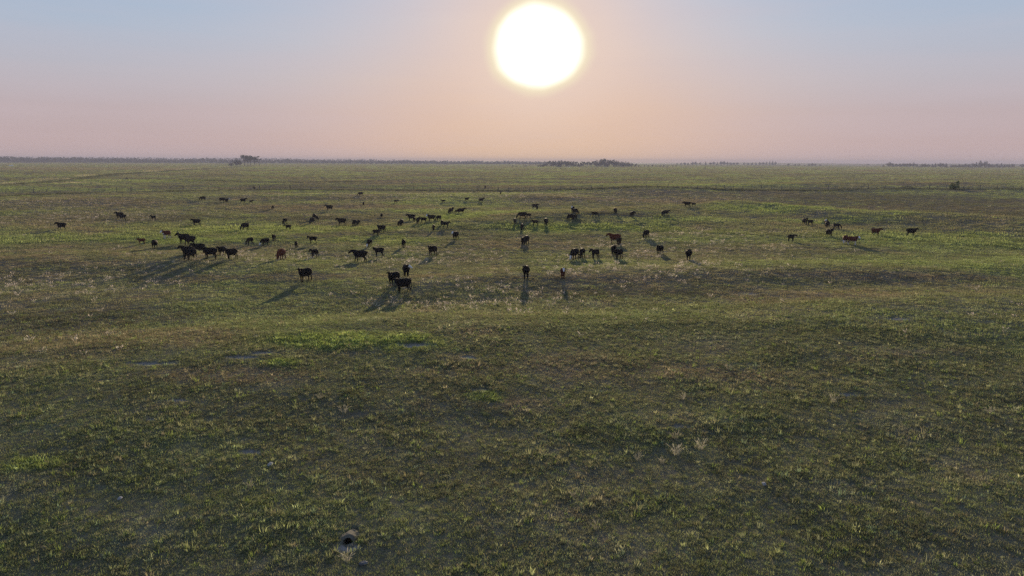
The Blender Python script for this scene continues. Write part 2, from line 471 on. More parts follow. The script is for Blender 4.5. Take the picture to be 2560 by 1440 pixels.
M_GROUND = mat_ground()
M_BLADE = mat_blade('grass_blades')
M_SEED = mat_blade('pale_seed_heads', False, (0.64, 0.55, 0.45), 1.0, 0.5)
M_TUFT = mat_blade('straw_blades', False, (0.42, 0.38, 0.27), 1.0, 0.4)
M_COT = mat_leaf('broad_leaves', (0.03, 0.042, 0.018), (0.055, 0.07, 0.03))
M_CED = mat_leaf('cedar_needles', (0.018, 0.026, 0.016), (0.034, 0.044, 0.026), .15)
M_FAR = mat_leaf('woodland_leaves', (0.02, 0.028, 0.018), (0.04, 0.05, 0.03), .2, .08)
M_BUSH = mat_leaf('bush_leaves', (0.035, 0.065, 0.015), (0.075, 0.12, 0.03), .35, 1.2)
M_BARK = mat_plain('bark', (0.06, 0.05, 0.042), .9, .35, 3, bump=.4)
M_POST = mat_plain('weathered_wood', (0.10, 0.088, 0.075), .9, .3, 6, bump=.3)
M_WIRE = mat_plain('fence_wire', (0.16, 0.15, 0.14), .6, .1)
M_STONE = mat_plain('lichen_stone', (0.30, 0.29, 0.28), .85, .45, 9, bump=.6)
M_DARKSTONE = mat_plain('dark_stone', (0.12, 0.12, 0.125), .85, .5, 12, bump=.6)
M_SOIL = mat_plain('dug_soil', (0.120, 0.108, 0.080), .95, .35, 9, bump=.7)
M_WHITE = mat_plain('white_paint', (0.8, 0.79, 0.77), .4, .06)
M_STEEL = mat_plain('dark_steel', (0.05, 0.048, 0.046), .5, .2)
M_TYRE = mat_plain('tyre_rubber', (0.025, 0.025, 0.026), .8, .2)

# ----------------------------------------------------------------- object helpers
def mesh_from(name, verts, faces, mat=None, smooth=False):
    me = bpy.data.meshes.new(name)
    me.from_pydata([tuple(v) for v in verts] if not isinstance(verts, list) else verts, [], faces)
    if mat: me.materials.append(mat)
    if smooth: me.polygons.foreach_set('use_smooth', [True] * len(me.polygons))
    me.update()
    return me

def quads_mesh(name, V, mat):
    """V: (n,4,3) array of quads"""
    n = len(V)
    me = bpy.data.meshes.new(name)
    me.vertices.add(n * 4); me.vertices.foreach_set('co', V.reshape(-1).astype(np.float32))
    me.loops.add(n * 4); me.loops.foreach_set('vertex_index', np.arange(n * 4, dtype=np.int32))
    me.polygons.add(n); me.polygons.foreach_set('loop_start', np.arange(0, n * 4, 4, dtype=np.int32))
    me.materials.append(mat); me.update(calc_edges=True); me.validate()
    return me

def link(name, data, parent=None, loc=None, rotz=0.0, scale=1.0):
    o = bpy.data.objects.new(name, data); COL.objects.link(o)
    if parent: o.parent = parent
    if loc is not None: o.location = tuple(float(c) for c in loc)
    o.rotation_euler = (0, 0, rotz)
    o.scale = (scale,) * 3 if not isinstance(scale, tuple) else scale
    return o

def tag(o, label=None, cat=None, group=None, kind=None):
    if label: o['label'] = label
    if cat: o['category'] = cat
    if group: o['group'] = group
    if kind: o['kind'] = kind
    return o

class MB:
    def __init__(self): self.v = []; self.f = []
    def tube(self, path, radii, n=8, flat=None, cap=True):
        """closed tapered tube; radii are numbers or (side, up) pairs"""
        P = [Vector(p) for p in path]
        R = [(r, r) if not isinstance(r, tuple) else r for r in radii]
        if cap:
            d0 = (P[0] - P[1]).normalized(); d1 = (P[-1] - P[-2]).normalized()
            a0 = min(R[0]); a1 = min(R[-1])
            P = [P[0] + d0 * a0 * .75] + P + [P[-1] + d1 * a1 * .75]
            R = [(R[0][0] * .6, R[0][1] * .6)] + R + [(R[-1][0] * .6, R[-1][1] * .6)]
        base = len(self.v)
        up0 = Vector(flat) if flat else None
        for i, p in enumerate(P):
            d = (P[min(i + 1, len(P) - 1)] - P[max(i - 1, 0)]).normalized()
            ref = up0 or (Vector((0, 0, 1)) if abs(d.z) < .8 else Vector((1, 0, 0)))
            s = d.cross(ref).normalized(); u = s.cross(d).normalized()
            for k in range(n):
                a = 2 * math.pi * k / n
                self.v.append(tuple(p + s * math.cos(a) * R[i][0] + u * math.sin(a) * R[i][1]))
        for i in range(len(P) - 1):
            for k in range(n):
                a = base + i * n + k; b = base + i * n + (k + 1) % n
                self.f.append((a, b, b + n, a + n))
        self.f.append(tuple(base + k for k in range(n))[::-1])
        self.f.append(tuple(base + (len(P) - 1) * n + k for k in range(n)))
        return self
    def box(self, c, s):
        b = len(self.v)
        for x in (-.5, .5):
            for y in (-.5, .5):
                for z in (-.5, .5): self.v.append((c[0] + x * s[0], c[1] + y * s[1], c[2] + z * s[2]))
        self.f += [tuple(b + i for i in f) for f in ((0, 1, 3, 2), (4, 6, 7, 5), (0, 4, 5, 1), (2, 3, 7, 6), (0, 2, 6, 4), (1, 5, 7, 3))]
        return self
    def mesh(self, name, mat, smooth=True): return mesh_from(name, self.v, self.f, mat, smooth)

# ----------------------------------------------------------------- ground sheet
def build_ground():
    rows = [0.6, 3, 6, 9, 12, 14]
    r = 15.0
    while r < 4500:
        rows.append(r)
        r += min(max(r * r / (CAM_H * F_PX) * 2.2, 0.085), 0.025 * r)
    rows.append(4500)
    rows = np.array(rows)
    cols = np.concatenate([np.radians(np.linspace(-44, 44, 660)), np.radians(np.linspace(44, 316, 60))[1:-1]])
    nr, nc = len(rows), len(cols)
    A, Rr = np.meshgrid(cols, rows)
    X = (Rr * np.sin(A)).ravel(); Y = (Rr * np.cos(A)).ravel()
    Z = height(X, Y)
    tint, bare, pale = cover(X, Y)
    me = bpy.data.meshes.new('prairie')
    V = np.stack([X, Y, Z], 1)
    V = np.vstack([V, [[0, 0, hz(0, 0)]]])
    tint = np.vstack([tint, [OLIVE]]); bare = np.append(bare, 0)
    i = np.arange(nr - 1)[:, None]; j = np.arange(nc)[None, :]; j2 = (j + 1) % nc
    Q = np.stack([i * nc + j, i * nc + j2, (i + 1) * nc + j2, (i + 1) * nc + j], -1).reshape(-1, 4)[:, ::-1]
    Tn = np.stack([np.full(nc, nr * nc), (np.arange(nc) + 1) % nc, np.arange(nc)], 1)
    nq, nt = len(Q), len(Tn)
    me.vertices.add(len(V)); me.vertices.foreach_set('co', V.astype(np.float32).ravel())
    me.loops.add(nq * 4 + nt * 3)
    me.loops.foreach_set('vertex_index', np.concatenate([Q.ravel(), Tn.ravel()]).astype(np.int32))
    me.polygons.add(nq + nt)
    me.polygons.foreach_set('loop_start', np.concatenate([np.arange(nq) * 4, nq * 4 + np.arange(nt) * 3]).astype(np.int32))
    me.update(calc_edges=True)
    me.polygons.foreach_set('use_smooth', np.ones(nq + nt, dtype=bool))
    tint = tint * 0.80          # matted canopy reflects less than single leaves
    ca = me.attributes.new('tint', 'FLOAT_COLOR', 'POINT')
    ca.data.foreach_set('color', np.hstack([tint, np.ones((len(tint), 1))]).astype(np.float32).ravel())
    ba = me.attributes.new('bare', 'FLOAT', 'POINT'); ba.data.foreach_set('value', bare.astype(np.float32))
    me.materials.append(M_GROUND)
    o = link('ground', me)
    tag(o, 'wide rolling prairie ground with worn bare patches', kind='structure')
    return len(V)
build_ground()

# ----------------------------------------------------------------- grass
def blade_mesh(name, mat, n, spread, h0, h1, wid, lean, head=0.0, seed=0):
    rr = random.Random(seed)
    v = []; f = []
    for _ in range(n):
        a = rr.uniform(0, 2 * math.pi); q = spread * math.sqrt(rr.random())
        x, y = q * math.cos(a), q * math.sin(a)
        h = rr.uniform(h0, h1); b = rr.uniform(0, 2 * math.pi)
        l = lean * rr.uniform(.3, 1.0); dx, dy = math.cos(a + rr.uniform(-.7, .7)) * l * h, math.sin(a + rr.uniform(-.7, .7)) * l * h
        wx, wy = math.cos(b) * wid / 2, math.sin(b) * wid / 2
        k = len(v)
        m1 = (x + dx * .35, y + dy * .35, h * .55); tip = (x + dx, y + dy, h * (1 - .25 * l))
        if head:
            v += [(x - wx * .35, y - wy * .35, -.02), (x + wx * .35, y + wy * .35, -.02), (m1[0] + wx * .4, m1[1] + wy * .4, m1[2]), (m1[0] - wx * .4, m1[1] - wy * .4, m1[2])]
            m2 = tuple(m1[i] * .35 + tip[i] * .65 for i in range(3)); hw = head / wid
            v += [(m2[0] + wx * hw, m2[1] + wy * hw, m2[2]), tip, (m2[0] - wx * hw, m2[1] - wy * hw, m2[2])]
            f += [(k, k + 1, k + 2, k + 3), (k + 3, k + 2, k + 4, k + 6), (k + 6, k + 4, k + 5)]
        else:
            v += [(x - wx, y - wy, -.02), (x + wx, y + wy, -.02), (m1[0] + wx * .8, m1[1] + wy * .8, m1[2]), (m1[0] - wx * .8, m1[1] - wy * .8, m1[2]), tip]
            f += [(k, k + 1, k + 2, k + 3), (k + 3, k + 2, k + 4)]
    return mesh_from(name, v, f, mat)

def proto_collection(name, meshes):
    c = bpy.data.collections.new(name)
    for i, me in enumerate(meshes):
        o = bpy.data.objects.new('%s_blades' % name, me); c.objects.link(o)
    return c

def scatter(name, label, coll, P, scale, tint=None):
    n = len(P)
    me = bpy.data.meshes.new(name)
    me.vertices.add(n); me.vertices.foreach_set('co', P.astype(np.float32).ravel())
    def at(nm, ty, key, val):
        a = me.attributes.new(nm, ty, 'POINT'); a.data.foreach_set(key, val)
    at('size', 'FLOAT', 'value', scale.astype(np.float32))
    at('turn', 'FLOAT_VECTOR', 'vector', np.stack([rng.normal(0, .12, n), rng.normal(0, .12, n), rng.uniform(0, 6.283, n)], 1).astype(np.float32).ravel())
    at('pick', 'INT', 'value', rng.integers(0, 1000, n).astype(np.int32))
    if tint is not None:
        at('tint', 'FLOAT_COLOR', 'color', np.hstack([tint, np.ones((n, 1))]).astype(np.float32).ravel())
    o = link(name, me)
    tag(o, label, kind='stuff')
    g = bpy.data.node_groups.new(name + '_scatter', 'GeometryNodeTree')
    g.interface.new_socket('Geometry', in_out='INPUT', socket_type='NodeSocketGeometry')
    g.interface.new_socket('Geometry', in_out='OUTPUT', socket_type='NodeSocketGeometry')
    N = g.nodes; L = g.links
    gi = N.new('NodeGroupInput'); go = N.new('NodeGroupOutput')
    ci = N.new('GeometryNodeCollectionInfo'); ci.inputs['Collection'].default_value = coll
    ci.inputs['Separate Children'].default_value = True; ci.inputs['Reset Children'].default_value = True
    ip = N.new('GeometryNodeInstanceOnPoints'); ip.inputs['Pick Instance'].default_value = True
    def na(nm, ty):
        k = N.new('GeometryNodeInputNamedAttribute'); k.data_type = ty; k.inputs['Name'].default_value = nm
        return k.outputs['Attribute']
    e2r = N.new('FunctionNodeEulerToRotation'); L.new(na('turn', 'FLOAT_VECTOR'), e2r.inputs[0])
    L.new(gi.outputs[0], ip.inputs['Points']); L.new(ci.outputs[0], ip.inputs['Instance'])
    L.new(na('pick', 'INT'), ip.inputs['Instance Index']); L.new(e2r.outputs[0], ip.inputs['Rotation']); L.new(na('size', 'FLOAT'), ip.inputs['Scale'])
    L.new(ip.outputs[0], go.inputs[0])
    md = o.modifiers.new('scatter', 'NODES'); md.node_group = g
    return o

def fan_points(n, r0, r1, half=42.0, power=1.0):
    a = np.radians(rng.uniform(-half, half, n)); u = rng.random(n)
    r = np.sqrt(r0 * r0 + (r1 * r1 - r0 * r0) * u) if power == 1.0 else r0 * (r1 / r0) ** u
    return r * np.sin(a), r * np.cos(a)

SHORT = proto_collection('short_tuft', [blade_mesh('tuft', M_BLADE, 16, .14, .03, .075, .009, 1.1, seed=i) for i in range(7)])
ACCENT = proto_collection('accent_tuft', [blade_mesh('leafy_tuft', M_BLADE, 13, .045, .04, .12, .010, .95, seed=80 + i) for i in range(8)])
SPRIG = proto_collection('sprig_tuft', [blade_mesh('sprig', M_BLADE, 9, .035, .09, .21, .013, .55, seed=90 + i) for i in range(5)])
MID = proto_collection('mid_tuft', [blade_mesh('clump', M_BLADE, 36, .36, .03, .11, .020, .9, seed=20 + i) for i in range(6)])
WIDE = proto_collection('wide_tuft', [blade_mesh('mat', M_BLADE, 46, .95, .05, .15, .05, .8, seed=40 + i) for i in range(6)])

def grass_layer(name, label, coll, n, r0, r1, s0, s1, log=False, accent=False, sorts=1.0):
    x, y = fan_points(n, r0, r1, power=0 if log else 1.0)
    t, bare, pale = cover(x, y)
    d = .75 * fbm(x / .7, y / .7, 201, 3) + .9 * fbm(x / 4.5, y / 3.5, 205, 3)
    keep = (rng.random(n) > bare * .97) & (rng.random(n) < (0.55 + .75 * d if accent else 0.92 + .2 * d))
    x, y, t, d = x[keep], y[keep], t[keep], d[keep]
    k = len(x)
    # each tuft leans to one of a few grass sorts
    sort = rng.random(k); sort = np.where(rng.random(k) < sorts, sort, .6)
    col = t * np.exp(rng.normal(0.10 if accent else -.06, .40 if accent else (.26 if not log else .12), (k, 1)))
    col = np.where((sort < .16)[:, None], col * .55 + GREEN * .62, col)
    col = np.where(((sort > .16) & (sort < .27))[:, None], col * .5 + RUSSET * .55, col)
    col = np.where(((sort > .27) & (sort < .37))[:, None], col * .5 + GREY * .7, col)
    col = np.where((sort > .975)[:, None], LIME * 1.1, col)
    col = np.where(((sort > .955) & (sort < .975))[:, None], STRAW * .8, col)
    if accent:
        pick = rng.random(k)
        col = np.where((pick < .10)[:, None], LIME * rng.uniform(.6, 1.15, (k, 1)), col)
        col = np.where(((pick > .10) & (pick < .20))[:, None], np.array([.15, .20, .15]) * rng.uniform(.6, 1.3, (k, 1)), col)
    lush = np.clip((t[:, 1] - .195) / .08, 0, 1)
    s = rng.uniform(s0, s1, k) * (1 + .35 * np.clip(d, -.6, .8)) * (1 + .45 * lush)
    if accent: s = s * np.exp(.22 * rng.normal(size=k) + .22 * fbm(x / 2.5, y / 2.5, 207, 2)) * .9
    s = s * np.clip(np.hypot(x, y) / 330, 1, 4.5)
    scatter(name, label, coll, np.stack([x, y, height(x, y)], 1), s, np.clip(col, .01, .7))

grass_layer('near_grass', 'short dull grass mat covering the foreground slope', SHORT, 180000, 16, 54, .7, 1.45)
grass_layer('tufted_grass', 'leafy green grass tufts dotted over the foreground and middle ground', ACCENT, 125000, 16, 66, .6, 1.5, accent=True)
grass_layer('forb_sprigs', 'upright pale green sprigs scattered through the foreground grass', SPRIG, 12000, 16, 60, .7, 1.3, accent=True)
grass_layer('middle_grass', 'patchy short grass around the herd in the middle ground', MID, 95000, 50, 130, .75, 1.3, sorts=.55)
grass_layer('distant_grass', 'matted short grass of the farther pasture', WIDE, 190000, 125, 3300, .7, 1.35, True, sorts=.3)

SEEDH = proto_collection('seed_tuft', [blade_mesh('seed_heads', M_SEED, 9, .11, .18, .40, .013, .8, head=.047, seed=60 + i) for i in range(6)])
x, y = fan_points(85000, 45, 300, 42, 0)
t, bare, pale = cover(x, y)
pn = fbm(x / 5, y / 5, 301, 3)
keep = (rng.random(len(x)) < np.clip(pale * (0.34 + .9 * pn), 0, 1) * .95 + 0.008) & (rng.random(len(x)) < np.clip(np.hypot(x, y) / 190, .25, 1))
x, y = x[keep], y[keep]
scatter('seed_grass', 'pale dry seed heads standing in drifts above the green grass', SEEDH, np.stack([x, y, height(x, y)], 1), rng.uniform(.55, 1.25, len(x)))

# ----------------------------------------------------------------- cattle
def build_animal(name, calf, pose):
    mb = MB()
    k = 0.80 if calf else 1.0             # calves are shallower in the body and longer in the leg
    wq = 0.80 if calf else 1.0
    st_ = [(-.82, 1.10, .12, .14), (-.74, 1.05, .21, .25), (-.56, 1.00, .27, .33), (-.25, .955, .33, .365), (.05, .925, .36, .385), (.33, .93, .31, .375), (.54, .955, .25, .34), (.67, .98, .18, .26)]
    top = 1.32
    path = [(x, 0, (top - (top - z) * k) - .015) for x, z, a, b in st_]
    mb.tube(path, [(a * wq * 1.14, b * k * 1.05) for x, z, a, b in st_], 16, flat=(0, 0, 1))
    hs = 1.18 if calf else 1.08            # calf heads are relatively larger
    nr_ = .75 if calf else 1.0
    base = Vector((.56, 0, 1.10 if not calf else 1.13))
    if pose == 'graze':
        poll = Vector((1.10, .05, .62)); hd = Vector((.42, 0.05, -.90)); midn = Vector((.86, .02, .92))
    elif pose == 'tl':
        poll = Vector((.94, .13, 1.32)); hd = Vector((.42, .76, -.50)); midn = Vector((.78, .04, 1.22))
    elif pose == 'tr':
        poll = Vector((.94, -.13, 1.32)); hd = Vector((.42, -.76, -.50)); midn = Vector((.78, -.04, 1.22))
    elif pose == 'walk':
        poll = Vector((1.04, 0, 1.26)); hd = Vector((.82, 0.0, -.56)); midn = Vector((.84, 0, 1.22))
    else:
        poll = Vector((.97, 0, 1.35)); hd = Vector((.80, 0, -.58)); midn = Vector((.78, 0, 1.24))
    hd.normalize()
    mb.tube([base - Vector((.12, 0, .06)), base, midn, poll], [(.18 * wq, .30 * nr_), (.165 * wq, .27 * nr_), (.135 * nr_, .205 * nr_), (.11, .14)], 12, flat=(0, 0, 1) if pose != 'graze' else (1, 0, .3))
    muz = poll + hd * .44 * hs
    fwd_up = Vector((0, 0, 1)) if abs(hd.z) < .8 else Vector((1, 0, 0))
    mb.tube([poll - hd * .05, poll + hd * .08, poll + hd * .24 * hs, poll + hd * .38 * hs, muz],
            [(.105 * hs, .12 * hs), (.125 * hs, .135 * hs), (.095 * hs, .115 * hs), (.078 * hs, .088 * hs), (.080 * hs, .070 * hs)], 12, flat=tuple(fwd_up))
    side = hd.cross(fwd_up).normalized(); hup = side.cross(hd).normalized()
    for s in (-1, 1):
        e0 = poll + side * s * .09 + hup * .04 + hd * .02
        e1 = e0 + side * s * .12 + hup * .02; e2 = e0 + side * s * .24 - hup * .01
        mb.tube([e0, e1, e2], [(.045, .04), (.08 * hs, .035), (.03, .028)], 8, flat=tuple(hup))
    # legs
    zb = lambda z: z
    sw = {'walk': (.16, -.14, -.13, .15), 'graze': (.10, -.05, -.04, .06)}.get(pose, (.03, -.04, -.05, .05))
    yl = .15 * wq
    q = 1.22 if calf else 1.18
    for i, s in enumerate((1, -1)):
        d = sw[i]
        mb.tube([(.46, s * yl, .98), (.49, s * yl * 1.05, .74), (.50 + d * .35, s * yl, .56), (.50 + d * .7, s * yl * .95, .36), (.49 + d, s * yl * .95, .13), (.51 + d, s * yl * .95, .07)],
                [(.12 * q, .15 * q), (.105 * q, .12 * q), .075 * q, .058 * q, .044 * q, .056 * q], 10)
        mb.tube([(.50 + d, s * yl * .95, .075), (.525 + d, s * yl * .95, .012)], [.05 * q, .064 * q], 10, cap=False)
        d = sw[2 + i]
        mb.tube([(-.56, s * .15 * wq, 1.08), (-.52, s * .18 * wq, .86), (-.48 + d * .2, s * .18 * wq, .68), (-.60 + d * .55, s * .165 * wq, .50), (-.68 + d * .75, s * .16 * wq, .40), (-.655 + d, s * .16 * wq, .14), (-.64 + d, s * .16 * wq, .07)],
                [(.13 * q, .18 * q), (.14 * q, .19 * q), (.105 * q, .14 * q), .078 * q, .064 * q, .046 * q, .056 * q], 10)
        mb.tube([(-.645 + d, s * .16 * wq, .075), (-.62 + d, s * .16 * wq, .012)], [.05 * q, .064 * q], 10, cap=False)
    tx = -.10 if pose == 'walk' else 0.0
    mb.tube([(-.78, 0, 1.26), (-.90 + tx * .3, 0, 1.16), (-.93 + tx, .02, .9), (-.91 + tx * 1.6, .03, .62 if not calf else .75), (-.90 + tx * 2, .03, .45 if not calf else .62)], [.045, .036, .028, .032, .05], 8)
    if not calf:
        mb.tube([(-.30, 0, .62), (-.44, 0, .55), (-.52, 0, .62)], [.10, .13, .10], 8)      # udder
    me0 = mb.mesh(name, None)
    tmp = bpy.data.objects.new('tmp', me0); COL.objects.link(tmp)
    r_ = tmp.modifiers.new('r', 'REMESH'); r_.mode = 'VOXEL'; r_.voxel_size = 0.024
    s_ = tmp.modifiers.new('s', 'SMOOTH'); s_.factor = .5; s_.iterations = 5
    d_ = tmp.modifiers.new('d', 'DECIMATE'); d_.ratio = 0.45
    dg = bpy.context.evaluated_depsgraph_get()
    me = bpy.data.meshes.new_from_object(tmp.evaluated_get(dg))
    bpy.data.objects.remove(tmp); bpy.data.meshes.remove(me0)
    me.name = name
    XS = 0.76 if calf else 0.86           # trunk length against height
    n = len(me.vertices)
    co = np.empty(n * 3); me.vertices.foreach_get('co', co); co = co.reshape(-1, 3)
    P0 = np.array(poll); H = np.array(hd)
    rel = co - P0; tt = rel @ H; dist = np.linalg.norm(rel - tt[:, None] * H, axis=1)
    face = sst(0.0, .10, tt) * (1 - sst(.14, .20, dist))
    under = np.maximum(1 - sst(.30, .42, co[:, 2]), (1 - sst(.56, .70, co[:, 2])) * (co[:, 0] > -.5))
    under = np.maximum(under, sst(.66, .8, co[:, 0]) * (1 - sst(.85, 1.1, co[:, 2])) * (pose != 'graze'))
    for nm, val in (('face', face), ('under', under)):
        a = me.attributes.new(nm, 'FLOAT', 'POINT'); a.data.foreach_set('value', val.astype(np.float32))
    me.polygons.foreach_set('use_smooth', [True] * len(me.polygons))
    shrink = np.where(co[:, 0] < .45, co[:, 0] * XS, .45 * XS + (co[:, 0] - .45) * (XS + .06))
    co[:, 0] = shrink
    me.vertices.foreach_set('co', co.ravel())
    me.materials.clear(); me.materials.append(None)
    me.update()
    return me

POSES = ('up', 'tl', 'tr', 'graze', 'walk')
ANIMAL = {(c, p): build_animal('calf_body' if c else 'cow_body', c, p) for c in (False, True) for p in POSES}
COATS = {
    'black': mat_coat('black_coat', (0.0032, 0.0030, 0.0033)),
    'baldy': mat_coat('black_coat_white_face', (0.0032, 0.0030, 0.0033), True),
    'red': mat_coat('red_coat', (0.088, 0.021, 0.010)),
    'hereford': mat_coat('red_coat_white_face', (0.088, 0.021, 0.010), True, True),
    'redface': mat_coat('red_calf_coat_white_face', (0.088, 0.021, 0.010), True),
    'brown': mat_coat('brown_coat', (0.012, 0.0068, 0.005)),
}

